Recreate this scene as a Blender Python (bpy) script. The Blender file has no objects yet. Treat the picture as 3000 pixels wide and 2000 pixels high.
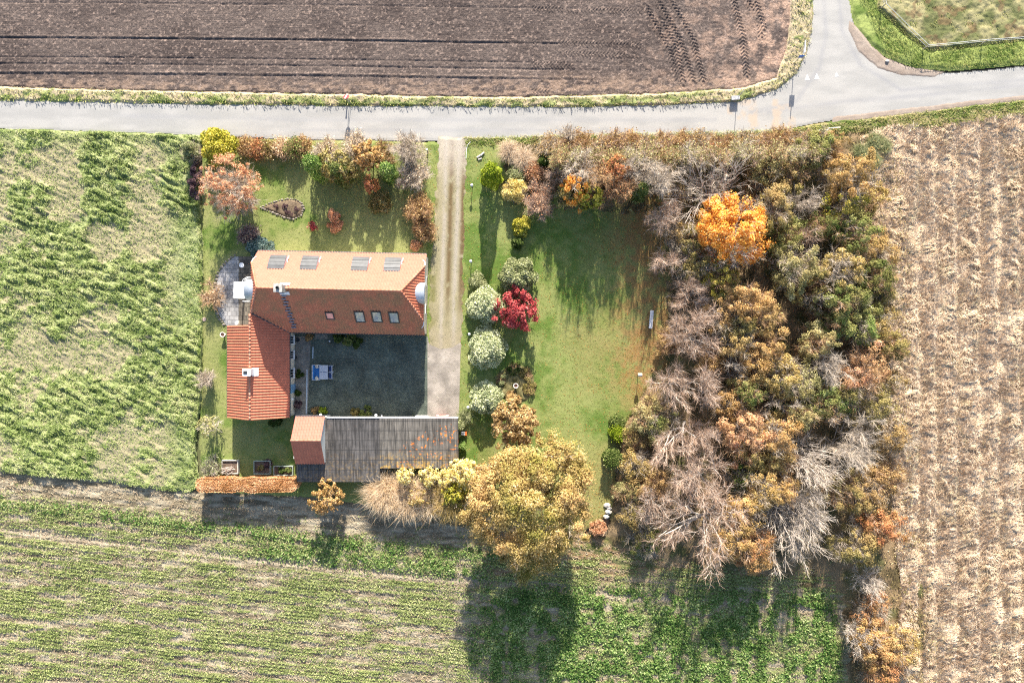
import bpy, bmesh, math, random
import numpy as np
from mathutils import Vector, Matrix

# ------------------------------------------------------------------ camera, sky, sun
S = bpy.context.scene
COL = S.collection
H = 80.0
cam = bpy.data.objects.new('camera', bpy.data.cameras.new('camera')); COL.objects.link(cam)
cam.location = (0, 0, H); cam.rotation_euler = (0, 0, 0)
cam.data.lens = 24; cam.data.sensor_width = 36; cam.data.clip_start = 1; cam.data.clip_end = 2000
S.camera = cam
SUN_EL = math.radians(25.0); SUN_AZ = math.radians(3.5)      # azimuth east of +Y (the top of the picture)
world = bpy.data.worlds.new("World"); S.world = world; world.use_nodes = True
wn = world.node_tree; bg = wn.nodes['Background']
sky = wn.nodes.new('ShaderNodeTexSky'); sky.sky_type = 'NISHITA'; sky.sun_disc = False
sky.sun_elevation = SUN_EL; sky.sun_rotation = SUN_AZ; sky.air_density = 1.0; sky.dust_density = 1.6
wn.links.new(sky.outputs[0], bg.inputs[0]); bg.inputs[1].default_value = 0.105
sl = bpy.data.lights.new('sun', 'SUN'); sl.energy = 5.0; sl.angle = math.radians(0.6); sl.color = (1.0, 0.92, 0.80)
sun = bpy.data.objects.new('sun', sl); COL.objects.link(sun)
sd = Vector((math.sin(SUN_AZ)*math.cos(SUN_EL), math.cos(SUN_AZ)*math.cos(SUN_EL), math.sin(SUN_EL)))
sun.rotation_euler = sd.to_track_quat('Z', 'Y').to_euler(); sun.location = (0, 30, 60)
S.view_settings.view_transform = 'Standard'; S.view_settings.look = 'None'
S.view_settings.exposure = 1.34; S.view_settings.gamma = 1
S.cycles.max_bounces = 5; S.cycles.diffuse_bounces = 3; S.cycles.transparent_max_bounces = 6
S.cycles.use_denoising = False; S.cycles.filter_width = 1.15

# ------------------------------------------------------------------ helpers
PI = math.pi
def P(u, v, z=0.0):
    k = .04*(H-z)/H
    return Vector(((u-1500)*k, (1000-v)*k, z))
def lin(c): c = c/255.0; return c/12.92 if c <= .04045 else ((c+.055)/1.055)**2.4
def C(r, g, b, k=.5): return (lin(r)*k, lin(g)*k, lin(b)*k)
def D(c, s=.25, k=1.0):   # softer, less saturated
    m = .35*c[0]+.5*c[1]+.15*c[2]; return tuple((x*(1-s)+m*s)*k for x in c)

_T = np.random.RandomState(7).rand(512, 512)
def vn(x, y, seed=0):
    x = np.asarray(x, float)+seed*37.13; y = np.asarray(y, float)+seed*91.7
    xi = np.floor(x).astype(int); yi = np.floor(y).astype(int); fx = x-xi; fy = y-yi
    fx = fx*fx*(3-2*fx); fy = fy*fy*(3-2*fy)
    a = _T[xi % 512, yi % 512]; b = _T[(xi+1) % 512, yi % 512]; c = _T[xi % 512, (yi+1) % 512]; d = _T[(xi+1) % 512, (yi+1) % 512]
    return (a*(1-fx)+b*fx)*(1-fy)+(c*(1-fx)+d*fx)*fy
def fbm(x, y, seed=0, octv=4, gain=.5):
    s = 0; a = 1; t = 0
    for i in range(octv):
        s = s+a*vn(x*2**i, y*2**i, seed+i*3); t += a; a *= gain
    return s/t
def smooth(a, b, x):
    t = np.clip((x-a)/(b-a), 0, 1); return t*t*(3-2*t)
def mixc(c0, c1, t):
    t = np.asarray(t)[..., None]; return np.asarray(c0)*(1-t)+np.asarray(c1)*t
def poly_m(pts): return np.array([((u-1500)*.04, (1000-v)*.04) for u, v in pts])
def inside(poly, X, Y):
    r = np.zeros(X.shape, bool); n = len(poly)
    for i in range(n):
        x0, y0 = poly[i]; x1, y1 = poly[(i+1) % n]
        if y0 == y1: continue
        m = ((y0 > Y) != (y1 > Y)) & (X < (x1-x0)*(Y-y0)/(y1-y0)+x0)
        r ^= m
    return r
def edist(poly, X, Y):
    d = np.full(X.shape, 1e9); n = len(poly)
    for i in range(n):
        x0, y0 = poly[i]; x1, y1 = poly[(i+1) % n]
        dx, dy = x1-x0, y1-y0; L = dx*dx+dy*dy+1e-12
        t = np.clip(((X-x0)*dx+(Y-y0)*dy)/L, 0, 1)
        d = np.minimum(d, np.hypot(X-x0-t*dx, Y-y0-t*dy))
    return d
def curve_dist(pts, X, Y): # distance and param to an open polyline (metres)
    d = np.full(X.shape, 1e9); s = np.zeros(X.shape); side = np.zeros(X.shape); acc = 0
    for i in range(len(pts)-1):
        x0, y0 = pts[i]; x1, y1 = pts[i+1]; dx, dy = x1-x0, y1-y0; L = math.hypot(dx, dy)
        t = np.clip(((X-x0)*dx+(Y-y0)*dy)/(L*L), 0, 1); q = np.hypot(X-x0-t*dx, Y-y0-t*dy)
        m = q < d; d = np.where(m, q, d); s = np.where(m, acc+t*L, s)
        side = np.where(m, ((X-x0)*dy-(Y-y0)*dx)/L, side); acc += L
    return d, s, side

def mesh_np(name, V, F, mat=None, smooth_=False, col=None):
    V = np.asarray(V, np.float32); F = np.asarray(F, np.int32)
    me = bpy.data.meshes.new(name); n, k = F.shape
    me.vertices.add(len(V)); me.vertices.foreach_set('co', V.ravel())
    me.loops.add(n*k); me.loops.foreach_set('vertex_index', F.ravel())
    me.polygons.add(n); me.polygons.foreach_set('loop_start', np.arange(0, n*k, k, dtype=np.int32))
    me.polygons.foreach_set('loop_total', np.full(n, k, np.int32))
    if smooth_: me.polygons.foreach_set('use_smooth', np.ones(n, bool))
    if col is not None:
        a = me.color_attributes.new('tone', 'FLOAT_COLOR', 'POINT')
        a.data.foreach_set('color', np.c_[col, np.ones(len(V))].astype(np.float32).ravel())
    me.update(calc_edges=True)
    if mat: me.materials.append(mat)
    return me
def link(name, me, parent=None, loc=None, rz=0):
    o = bpy.data.objects.new(name, me); COL.objects.link(o)
    if parent: o.parent = parent
    if loc is not None: o.location = loc
    if rz: o.rotation_euler = (0, 0, rz)
    return o
def tag(o, label=None, cat=None, group=None, kind=None):
    if label: o['label'] = label
    if cat: o['category'] = cat
    if group: o['group'] = group
    if kind: o['kind'] = kind
    return o
def empty(name, loc, rz=0):
    o = bpy.data.objects.new(name, None); COL.objects.link(o); o.location = loc; o.rotation_euler = (0, 0, rz); o.empty_display_size = .3
    return o

# ---------- materials
def new_mat(name):
    m = bpy.data.materials.new(name); m.use_nodes = True; nt = m.node_tree
    return m, nt, nt.nodes['Principled BSDF']
def N(nt, t, **kw):
    n = nt.nodes.new(t)
    for k, v in kw.items(): setattr(n, k, v)
    return n
def noise_col(nt, scale, c_lo, c_hi, lo=.35, hi=.65, detail=5, coord=None):
    tc = N(nt, 'ShaderNodeTexCoord'); nz = N(nt, 'ShaderNodeTexNoise'); nz.inputs['Scale'].default_value = scale; nz.inputs['Detail'].default_value = detail
    nt.links.new(coord or tc.outputs['Object'], nz.inputs['Vector'])
    cr = N(nt, 'ShaderNodeValToRGB'); cr.color_ramp.elements[0].position = lo; cr.color_ramp.elements[1].position = hi
    cr.color_ramp.elements[0].color = (*c_lo, 1); cr.color_ramp.elements[1].color = (*c_hi, 1)
    nt.links.new(nz.outputs[0], cr.inputs[0]); return nz, cr
def bump(nt, bs, src, dist, strength=1):
    b = N(nt, 'ShaderNodeBump'); b.inputs['Distance'].default_value = dist; b.inputs['Strength'].default_value = strength
    nt.links.new(src, b.inputs['Height']); nt.links.new(b.outputs[0], bs.inputs['Normal'])
def mat_plain(name, col, rough=.6, metal=0, var=.12, scale=4, bmp=0):
    m, nt, bs = new_mat(name); bs.inputs['Roughness'].default_value = rough; bs.inputs['Metallic'].default_value = metal
    nz, cr = noise_col(nt, scale, [c*(1-var) for c in col], [min(1, c*(1+var)) for c in col])
    nt.links.new(cr.outputs[0], bs.inputs['Base Color'])
    if bmp: bump(nt, bs, nz.outputs[0], bmp)
    return m
def mat_tone(name, fine=25, amp=.45, bmp=.03, rough=.9, spec=.2, extra=None):
    """ground: per-vertex earth/grass tone times fine procedural noise"""
    m, nt, bs = new_mat(name); bs.inputs['Roughness'].default_value = rough; bs.inputs['Specular IOR Level'].default_value = spec
    at = N(nt, 'ShaderNodeAttribute'); at.attribute_name = 'tone'
    nz, cr = noise_col(nt, fine, [1-amp]*3, [1+amp]*3, .3, .7, 6)
    mx = N(nt, 'ShaderNodeMix', data_type='RGBA', blend_type='MULTIPLY'); mx.inputs[0].default_value = 1
    nt.links.new(at.outputs['Color'], mx.inputs[6]); nt.links.new(cr.outputs[0], mx.inputs[7])
    nt.links.new(mx.outputs[2], bs.inputs['Base Color'])
    if bmp: bump(nt, bs, nz.outputs[0], bmp)
    return m
def mat_leaf(name, cols, transl=.3, patch=.35, pscale=.6, blend=None, bamt=.5):
    m = bpy.data.materials.new(name); m.use_nodes = True; nt = m.node_tree; nt.nodes.clear()
    out = N(nt, 'ShaderNodeOutputMaterial'); geo = N(nt, 'ShaderNodeNewGeometry')
    cr = N(nt, 'ShaderNodeValToRGB'); el = cr.color_ramp.elements; n = len(cols)
    el[0].position = 0; el[0].color = (*cols[0], 1); el[1].position = 1; el[1].color = (*cols[-1], 1)
    for i in range(1, n-1): e = el.new(i/(n-1)); e.color = (*cols[i], 1)
    tc = N(nt, 'ShaderNodeTexCoord'); nz = N(nt, 'ShaderNodeTexNoise'); nz.inputs['Scale'].default_value = pscale; nz.inputs['Detail'].default_value = 3
    nt.links.new(tc.outputs['Object'], nz.inputs['Vector'])
    # the ramp position drifts per clump, and each leaf differs
    a = N(nt, 'ShaderNodeMath', operation='MULTIPLY_ADD'); a.inputs[1].default_value = 2.2; a.inputs[2].default_value = -1.1+.5*0
    nt.links.new(nz.outputs[0], a.inputs[0])
    b = N(nt, 'ShaderNodeMath', operation='MULTIPLY_ADD'); b.inputs[1].default_value = 1-patch*.6; nt.links.new(geo.outputs['Random Per Island'], b.inputs[0])
    s = N(nt, 'ShaderNodeMath', operation='MULTIPLY'); s.inputs[1].default_value = patch; nt.links.new(a.outputs[0], s.inputs[0])
    s2 = N(nt, 'ShaderNodeMath', operation='ADD'); s2.inputs[1].default_value = patch*.3; nt.links.new(s.outputs[0], s2.inputs[0]); nt.links.new(s2.outputs[0], b.inputs[2])
    nt.links.new(b.outputs[0], cr.inputs[0])
    src = cr.outputs[0]
    if blend:      # stands of neighbouring plants share tones that drift over the ground
        n2 = N(nt, 'ShaderNodeTexNoise'); n2.inputs['Scale'].default_value = .38; n2.inputs['Detail'].default_value = 4; nt.links.new(geo.outputs['Position'], n2.inputs['Vector'])
        mr = N(nt, 'ShaderNodeMapRange'); mr.inputs[1].default_value = .36; mr.inputs[2].default_value = .64; mr.inputs[4].default_value = bamt; nt.links.new(n2.outputs[0], mr.inputs[0])
        n3 = N(nt, 'ShaderNodeTexNoise'); n3.inputs['Scale'].default_value = .13; nt.links.new(geo.outputs['Position'], n3.inputs['Vector'])
        c3 = N(nt, 'ShaderNodeValToRGB'); c3.color_ramp.elements[0].position = .4; c3.color_ramp.elements[1].position = .6; c3.color_ramp.elements[0].color = (*blend[0], 1); c3.color_ramp.elements[1].color = (*blend[1], 1); nt.links.new(n3.outputs[0], c3.inputs[0])
        mb_ = N(nt, 'ShaderNodeMix', data_type='RGBA'); nt.links.new(mr.outputs[0], mb_.inputs[0]); nt.links.new(src, mb_.inputs[6]); nt.links.new(c3.outputs[0], mb_.inputs[7]); src = mb_.outputs[2]
    d = N(nt, 'ShaderNodeBsdfDiffuse'); t = N(nt, 'ShaderNodeBsdfTranslucent'); mx = N(nt, 'ShaderNodeMixShader'); mx.inputs[0].default_value = transl
    nt.links.new(src, d.inputs[0]); nt.links.new(src, t.inputs[0])
    nt.links.new(d.outputs[0], mx.inputs[1]); nt.links.new(t.outputs[0], mx.inputs[2]); nt.links.new(mx.outputs[0], out.inputs[0])
    return m

# ---------- mesh pieces (list of (V,F) joined into one mesh)
class MB:
    def __init__(s): s.v = []; s.f = []; s.m = []
    def add(s, V, F, mi=0):
        o = len(s.v); s.v += [tuple(p) for p in V]; s.f += [tuple(i+o for i in f) for f in F]; s.m += [mi]*len(F); return s
    def box(s, c, d, rz=0, M=None, mi=0, taper=1):
        x, y, z = d[0]/2, d[1]/2, d[2]/2
        V = [Vector((sx*x*(taper if sz > 0 else 1), sy*y*(taper if sz > 0 else 1), sz*z)) for sz in (-1, 1) for sx, sy in ((-1, -1), (1, -1), (1, 1), (-1, 1))]
        R = Matrix.Rotation(rz, 3, 'Z') if M is None else M
        V = [R @ p+Vector(c) for p in V]
        return s.add(V, [(3, 2, 1, 0), (4, 5, 6, 7), (0, 1, 5, 4), (1, 2, 6, 5), (2, 3, 7, 6), (3, 0, 4, 7)], mi)
    def tube(s, pts, r, n=8, mi=0, cap=True):
        pts = [Vector(p) for p in pts]; rr = r if isinstance(r, (list, tuple)) else [r]*len(pts); V = []
        for i, p in enumerate(pts):
            t = (pts[min(i+1, len(pts)-1)]-pts[max(i-1, 0)]).normalized()
            a = t.orthogonal().normalized(); 
            if abs(t.z) < .99: a = Vector((0, 0, 1)).cross(t).normalized()
            b = t.cross(a)
            V += [p+(a*math.cos(2*PI*j/n)+b*math.sin(2*PI*j/n))*rr[i] for j in range(n)]
        F = [(i*n+j, i*n+(j+1) % n, (i+1)*n+(j+1) % n, (i+1)*n+j) for i in range(len(pts)-1) for j in range(n)]
        if cap: F += [tuple(range(n))[::-1], tuple((len(pts)-1)*n+j for j in range(n))]
        return s.add(V, F, mi)
    def lathe(s, prof, c=(0, 0, 0), n=16, mi=0):
        V = [(c[0]+r*math.cos(2*PI*j/n), c[1]+r*math.sin(2*PI*j/n), c[2]+z) for r, z in prof for j in range(n)]
        F = [(i*n+j, i*n+(j+1) % n, (i+1)*n+(j+1) % n, (i+1)*n+j) for i in range(len(prof)-1) for j in range(n)]
        F += [tuple(range(n))[::-1], tuple((len(prof)-1)*n+j for j in range(n))]
        return s.add(V, F, mi)
    def sphere(s, c, r, n=12, mi=0, sq=(1, 1, 1)):
        m = n//2; V = []; 
        for i in range(m+1):
            a = PI*i/m
            V += [(c[0]+sq[0]*r*math.sin(a)*math.cos(2*PI*j/n), c[1]+sq[1]*r*math.sin(a)*math.sin(2*PI*j/n), c[2]+sq[2]*r*math.cos(a)) for j in range(n)]
        F = [(i*n+j, (i+1)*n+j, (i+1)*n+(j+1) % n, i*n+(j+1) % n) for i in range(m) for j in range(n)]
        return s.add(V, F, mi)
    def build(s, name, mats, parent=None, bevel=0, smooth_=False, label=None):
        me = bpy.data.meshes.new(name); me.from_pydata([tuple(p) for p in s.v], [], s.f)
        for m in (mats if isinstance(mats, (list, tuple)) else [mats]): me.materials.append(m)
        if len(set(s.m)) > 1: me.polygons.foreach_set('material_index', s.m)
        if smooth_: me.polygons.foreach_set('use_smooth', [True]*len(s.f))
        me.validate(); me.update()
        o = link(name, me, parent)
        if bevel:
            b = o.modifiers.new('bevel', 'BEVEL'); b.width = bevel; b.segments = 2; b.limit_method = 'ANGLE'
        if label: o['label'] = label
        return o
# ------------------------------------------------------------------ the ground
def field(name, pts, res, zf, colf, mat, z0=0.0, edge=.25, warp=.25, wscale=1.2, smooth_=True, seed=0, drop=.015):
    poly = poly_m(pts); x0, y0 = poly.min(0)-.5; x1, y1 = poly.max(0)+.5
    nx = int((x1-x0)/res)+1; ny = int((y1-y0)/res)+1
    gx = x0+np.arange(nx+1)*res; gy = y0+np.arange(ny+1)*res
    X, Y = np.meshgrid(gx, gy, indexing='ij')
    Xw = X+warp*2*(fbm(X*wscale, Y*wscale, 50+seed, 3)-.5); Yw = Y+warp*2*(fbm(X*wscale, Y*wscale, 70+seed, 3)-.5)
    ins = inside(poly, Xw, Yw); d = edist(poly, Xw, Yw)
    # vertices just outside are pulled below so the border is a soft lip, not a staircase
    keep = ins | (d < res*1.5)
    f = np.where(ins, smooth(0, edge, d), 0.0)
    Z = z0+zf(X, Y)*f-np.where(ins, 0, drop)
    cell = keep[:-1, :-1] & keep[1:, :-1] & keep[1:, 1:] & keep[:-1, 1:]
    idx = np.arange(X.size).reshape(X.shape)
    F = np.stack([idx[:-1, :-1], idx[1:, :-1], idx[1:, 1:], idx[:-1, 1:]], -1)[cell]
    used = np.zeros(X.size, bool); used[F.ravel()] = True; remap = np.cumsum(used)-1
    V = np.stack([X, Y, Z], -1).reshape(-1, 3)[used]
    col = colf(X, Y, Z-z0).reshape(-1, 3)[used]
    me = mesh_np(name, V, remap[F], mat, smooth_, np.clip(col, 0.002, .9))
    return tag(link(name, me), kind='structure')

def scatter(pts, n, seed, dens=None, warp=.3):
    poly = poly_m(pts) ; r = np.random.RandomState(seed); x0, y0 = poly.min(0); x1, y1 = poly.max(0)
    X = x0+(x1-x0)*r.rand(n); Y = y0+(y1-y0)*r.rand(n); k = inside(poly, X, Y)
    if dens is not None: k &= r.rand(n) < dens(X, Y)
    return X[k], Y[k]
def blades(name, X, Y, Z, L, W, mat, seed, dirx=0, diry=0, spread=1.0, up=.6, kind='stuff', label=None, cat=None, group=None, link_it=True):
    """one thin bent leaf blade (two triangles) per point"""
    r = np.random.RandomState(seed); n = len(X); a = r.rand(n)*2*PI
    dx = dirx+spread*np.cos(a); dy = diry+spread*np.sin(a); q = np.hypot(dx, dy)+1e-6; dx /= q; dy /= q
    l = L*(.5+r.rand(n)); w = W*(.6+.8*r.rand(n)); u = up*(.4+1.1*r.rand(n))
    bx, by, bz = X, Y, Z
    V = np.zeros((n, 4, 3))
    V[:, 0] = np.c_[bx-dy*w, by+dx*w, bz]; V[:, 1] = np.c_[bx+dy*w, by-dx*w, bz]
    V[:, 2] = np.c_[bx+dx*l*.55+dy*w*.8, by+dy*l*.55-dx*w*.8, bz+l*u*.8]
    V[:, 3] = np.c_[bx+dx*l, by+dy*l, bz+l*u*.7]
    o = np.arange(n)[:, None]*4
    F = np.concatenate([o+[0, 1, 2], o+[0, 2, 3]])
    me = mesh_np(name, V.reshape(-1, 3), F, mat)
    if not link_it: return me
    return tag(link(name, me), label, cat, group, kind)
def leafquads(P3, size, r, up=.5, stretch=1.3, nv=None):
    n = len(P3); nrm = r.randn(n, 3)
    if nv is not None: nrm = nrm*.42+nv
    else: nrm[:, 2] = np.abs(nrm[:, 2])+up
    nrm = nrm+0; nrm /= np.linalg.norm(nrm, axis=1)[:, None]
    a = np.cross(nrm, r.randn(n, 3)); a /= np.linalg.norm(a, axis=1)[:, None]+1e-9; b = np.cross(nrm, a)
    s = (size*(.55+.9*r.rand(n)))[:, None]
    V = np.stack([P3-a*s*stretch, P3-b*s*.75, P3+a*s*stretch, P3+b*s*.75], 1)
    return V.reshape(-1, 3), np.arange(n*4).reshape(-1, 4)

# ---- base sheet to the horizon
m, nt, bs = new_mat('far_fields'); bs.inputs['Roughness'].default_value = .95
nz, cr = noise_col(nt, .02, C(120, 130, 80), C(170, 150, 120), .4, .6)
nt.links.new(cr.outputs[0], bs.inputs['Base Color'])
g = MB().add([(-900, -900, -.25), (900, -900, -.25), (900, 900, -.25), (-900, 900, -.25)], [(0, 1, 2, 3)]).build('ground', m)
tag(g, kind='structure')

XL, XR, YT, YB = -250, 3250, -200, 2200     # how far the near ground is modelled, in photo pixels
# ---- ploughed field
tracks = [[(1925, 0), (1990, 120), (2030, 240)], [(1962, 0), (2030, 120), (2060, 240)], [(1890, 20), (1960, 150), (1995, 250)], [(1935, 60), (1975, 130), (2000, 240)],
          [(2142, -20), (2175, 110), (2188, 225)], [(2175, -20), (2225, 60), (2232, 110)], [(2205, -20), (2238, 90)]]
trk = [poly_m(t) for t in tracks]
def z_plow(X, Y):
    v = 1000-Y/.04; u = X/.04+1500
    vv = v-.012*u+6*(vn(X*.05, Y*.05, 9)-.5)
    row = .5+.5*np.cos(vv*2*PI/5.6+1.5*vn(X*.1, Y*.3, 4))
    amp = .02+.045*vn(X*.06, vv*.03, 21)
    dry = smooth(1500, 1900, u+60*vn(X*.2, Y*.2, 3))
    z = row*amp*(1-.8*dry)+.09*fbm(X*2.6, Y*4.2, 1, 4)+.05*fbm(X*7, Y*7, 8, 2)
    for c, w, a in ((6, 2, -.06), (109, 2.6, -.10), (104, 3, .05), (215, 2.2, -.035), (208, 3, .08), (165, 2, -.07), (185, 2, -.08)):
        z = z+a*(.6+.8*vn(X*.6, Y*.1, int(c)))*np.exp(-((vv-c)/w)**2)*(1-dry*.9)
    for t in trk:
        d, s, sd_ = curve_dist(t, X, Y)
        ch = .5+.5*np.sin((s*1.0-np.abs(sd_)*1.0)*2*PI/.42)
        z = np.where(d < .42, z*.3-.03+.15*ch, z)
    m_ = (u > 1560) & (u < 1880)
    for c in (30, 128, 158, 195, 272):
        dd = np.abs(v-c-.03*(u-1700)); z = np.where(m_ & (dd < 9) & (vn(X*.3, Y*.3, c) > .35), z*.4+.12*(.5+.5*np.sin((X-np.abs(v-c-.03*(u-1700))*.04)*2*PI/.4)), z)
    return z
def c_plow(X, Y, Z):
    v = 1000-Y/.04; u = X/.04+1500
    a = fbm(X*.25, Y*.4, 5, 4); a = .5+(a-.5)*.6+.35*(fbm(X*3, Y*5, 6, 3)-.5); c = mixc(C(118, 104, 99, .38), C(150, 134, 126, .40), smooth(.3, .7, a))
    rt = smooth(2060, 2330, u+v*.5+150*(fbm(X*.35, Y*.35, 2)-.5)*2)*smooth(.40, .6, fbm(X*1.2, Y*1.2, 31))+.35*smooth(1750, 2000, u)*smooth(.52, .66, fbm(X*1.1, Y*1.1, 35))
    c = mixc(c, C(214, 180, 158, .54), rt*.85)
    edge = smooth(200, 262, v+14*np.sin(u*.004)*0-.0*u+24*(fbm(X*.9, Y*1.2, 11)-.5)*2-(u < 1400)*(u*.012))
    c = mixc(c, C(205, 175, 152, .5), edge*.75*smooth(.35, .6, fbm(X*1.5, Y*3, 15)))
    fl = smooth(.74, .8, vn(X*6, Y*6, 77)); c = mixc(c, C(205, 180, 165), fl*.6)
    return c
M_soil = mat_tone('ploughed_soil', 9, .45, .05, .95)
field('plowed_field', [(XL, YT), (2318, YT), (2316, 60), (2304, 153), (2275, 232), (2170, 260), (1913, 277), (1500, 287), (1276, 284), (1000, 277), (714, 273), (255, 264), (XL, 246)],
      .1, z_plow, c_plow, M_soil, z0=-.02, warp=.12, smooth_=False)
# ---- grass verges along the roads
def z_grass(X, Y): return .10+.22*fbm(X*2.2, Y*2.2, 14, 4)
VE = poly_m([(XL, 246), (255, 262), (714, 271), (1276, 282), (1500, 285), (1913, 275), (2170, 258), (2272, 230), (2302, 153), (2315, 60), (2317, YT)])
def c_verge(X, Y, Z):
    a = fbm(X*.8, Y*1.6, 16, 4); v = 1000-Y/.04; u = X/.04+1500
    c = mixc(C(112, 128, 70, .6), C(176, 186, 122, .6), smooth(.3, .65, a))
    dry = smooth(.45, .6, fbm(X*.6, Y*1.1, 44)+.16*(vn(X*3, Y*3, 5)-.5)+.12*(u > 2250))
    de, _, _ = curve_dist(VE, X, Y); dry = np.maximum(dry*.75, np.exp(-(de/.42)**2)*smooth(.2, .5, fbm(X*.9, Y*.9, 12)))
    return mixc(c, C(232, 208, 178, .58), dry)
M_turf = mat_tone('turf', 16, .4, .04, .9)
verge_top = [(XL, 246), (255, 262), (714, 271), (1276, 282), (1500, 285), (1913, 275), (2170, 258), (2272, 230), (2302, 153), (2315, 60), (2317, YT), (2385, YT), (2382, 77), (2366, 153), (2336, 217), (2285, 261), (2157, 301), (1913, 312), (1633, 316), (1020, 313), (300, 302), (XL, 292)]
field('grass_verge', verge_top, .1, z_grass, c_verge, M_turf, z0=.0, edge=.3, warp=.18)
# ---- road
def z_road(X, Y): return .015*fbm(X*.3, Y*.3, 3)
def c_road(X, Y, Z):
    v = 1000-Y/.04; u = X/.04+1500
    a = fbm(X*.35, Y*1.1, 61, 4); c = mixc(C(210, 208, 204, .50), C(226, 223, 218, .50), smooth(.3, .7, a))
    for c0, w in ((332, 7), (362, 6)):
        c = mixc(c, C(196, 196, 199, .52), .45*np.exp(-((v-c0-.022*np.minimum(u, 900))/w)**2)*smooth(.3, .6, vn(X*.1, Y*.5, 8))*(u < 2100))
    d1, _, _ = curve_dist(poly_m([(2405, -100), (2420, 100), (2400, 200), (2330, 300), (2200, 330)]), X, Y)
    d2, _, _ = curve_dist(poly_m([(2450, -100), (2465, 90), (2520, 190), (2640, 265), (3000, 235)]), X, Y)
    d3, _, _ = curve_dist(poly_m([(3000, 250), (2700, 280), (2450, 300), (2250, 330)]), X, Y)
    for d in (d1, d2, d3): c = mixc(c, C(190, 190, 195, .5), .6*np.exp(-(d/.28)**2)*(.4+.6*vn(X*.5, Y*.5, 2)))
    dm = np.maximum(smooth(.55, .75, fbm(X*.8, Y*.8, 33))*((u > 2130) & (u < 2330) & (v > 290)), 0)
    c = mixc(c, C(236, 214, 190, .52), dm*.8)
    return c
m, nt, bs = new_mat('worn_asphalt'); bs.inputs['Roughness'].default_value = .85
at = N(nt, 'ShaderNodeAttribute'); at.attribute_name = 'tone'; nz, cr = noise_col(nt, 14, [.84]*3, [1.12]*3, .3, .7, 8)
mx = N(nt, 'ShaderNodeMix', data_type='RGBA', blend_type='MULTIPLY'); mx.inputs[0].default_value = 1
nt.links.new(at.outputs['Color'], mx.inputs[6]); nt.links.new(cr.outputs[0], mx.inputs[7]); nt.links.new(mx.outputs[2], bs.inputs['Base Color']); bump(nt, bs, nz.outputs[0], .008)
M_road = m
road = [(XL, 290), (0, 297), (300, 303), (600, 311), (1020, 312), (1633, 315), (1913, 310), (2060, 305), (2155, 299), (2225, 280), (2283, 258), (2334, 214), (2352, 185), (2366, 153), (2380, 90), (2383, 40), (2380, YT), (2478, YT), (2484, 0), (2492, 50), (2505, 95), (2532, 140), (2560, 170), (2600, 195), (2666, 215), (2780, 218), (2890, 210), (3000, 198), (XR, 172),
        (XR, 252), (3000, 283), (2850, 300), (2679, 320), (2560, 335), (2423, 352), (2300, 376), (2168, 398), (1900, 412), (1378, 409), (1100, 409), (816, 404), (400, 386), (0, 374), (XL, 368)]
field('road', road, .12, z_road, c_road, M_road, z0=.05, edge=.1, warp=.07)
M_paint = mat_plain('road_paint', (.86, .86, .86), .6, 0, .06, 12)
for i, (u, v, s) in enumerate([(2364, 228, 1), (2392, 225, 1), (2450, 219, .8)]):
    p = P(u, v); k = .28*s
    t = MB().add([(p.x-k, p.y-.34*s, .072), (p.x+k*1.05, p.y-.28*s, .072), (p.x, p.y+.36*s, .072)], [(0, 1, 2)]).build('road_marking', M_paint)
    tag(t, kind='structure', label='white yield triangle painted across the side road mouth')
# gravel shoulder of the junction and along the east road
def c_grav(X, Y, Z): return mixc(C(185, 165, 150), C(226, 208, 192), fbm(X*1.2, Y*1.2, 19))
M_grav = mat_tone('gravel', 22, .35, .03)
field('gravel_shoulder', [(2488, 60), (2520, 95), (2550, 135), (2590, 170), (2660, 198), (2760, 213), (2740, 226), (2640, 222), (2570, 200), (2515, 150), (2486, 90)], .1, lambda X, Y: .02+.05*fbm(X*3, Y*3, 1), c_grav, M_grav, z0=.062, edge=.15, warp=.1)
field('gravel_shoulder', [(2440, 344), (2679, 315), (2850, 296), (3000, 281), (XR, 254), (XR, 268), (3000, 296), (2850, 311), (2679, 334), (2440, 362)], .1, lambda X, Y: .01+.04*fbm(X*3, Y*3, 1), c_grav, M_grav, z0=.06, edge=.12, warp=.1)
# ---- the north-east corner: green verge and rough paddock
def c_ne(X, Y, Z):
    a = fbm(X*.9, Y*.9, 26, 4); return mixc(C(122, 146, 70, .62), C(178, 192, 112, .62), smooth(.3, .65, a))
field('grass_verge', [(2480, YT), (2490, 30), (2512, 90), (2550, 132), (2600, 168), (2680, 197), (2780, 207), (3000, 188), (XR, 165), (XR, 98), (3000, 118), (2720, 150), (2640, 95), (2575, 30), (2560, YT)], .1, lambda X, Y: .10+.12*fbm(X*2, Y*2, 24, 4), c_ne, M_turf, z0=.0, edge=.5, warp=.12)
def c_pad(X, Y, Z):
    a = fbm(X*.6, Y*.6, 36, 4); b = fbm(X*1.3, Y*1.3, 38, 3)
    c = mixc(C(126, 132, 84, .56), C(190, 182, 134, .58), smooth(.3, .65, a)); return mixc(c, C(158, 124, 92), smooth(.55, .68, b)*.6)
field('paddock', [(2556, YT), (2572, 25), (2640, 90), (2712, 150), (2800, 142), (3000, 118), (XR, 96), (XR, YT)], .1, lambda X, Y: .15+.3*fbm(X*1.6, Y*1.6, 34, 4), c_pad, M_turf, z0=.03, edge=.3, warp=.15)
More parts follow.
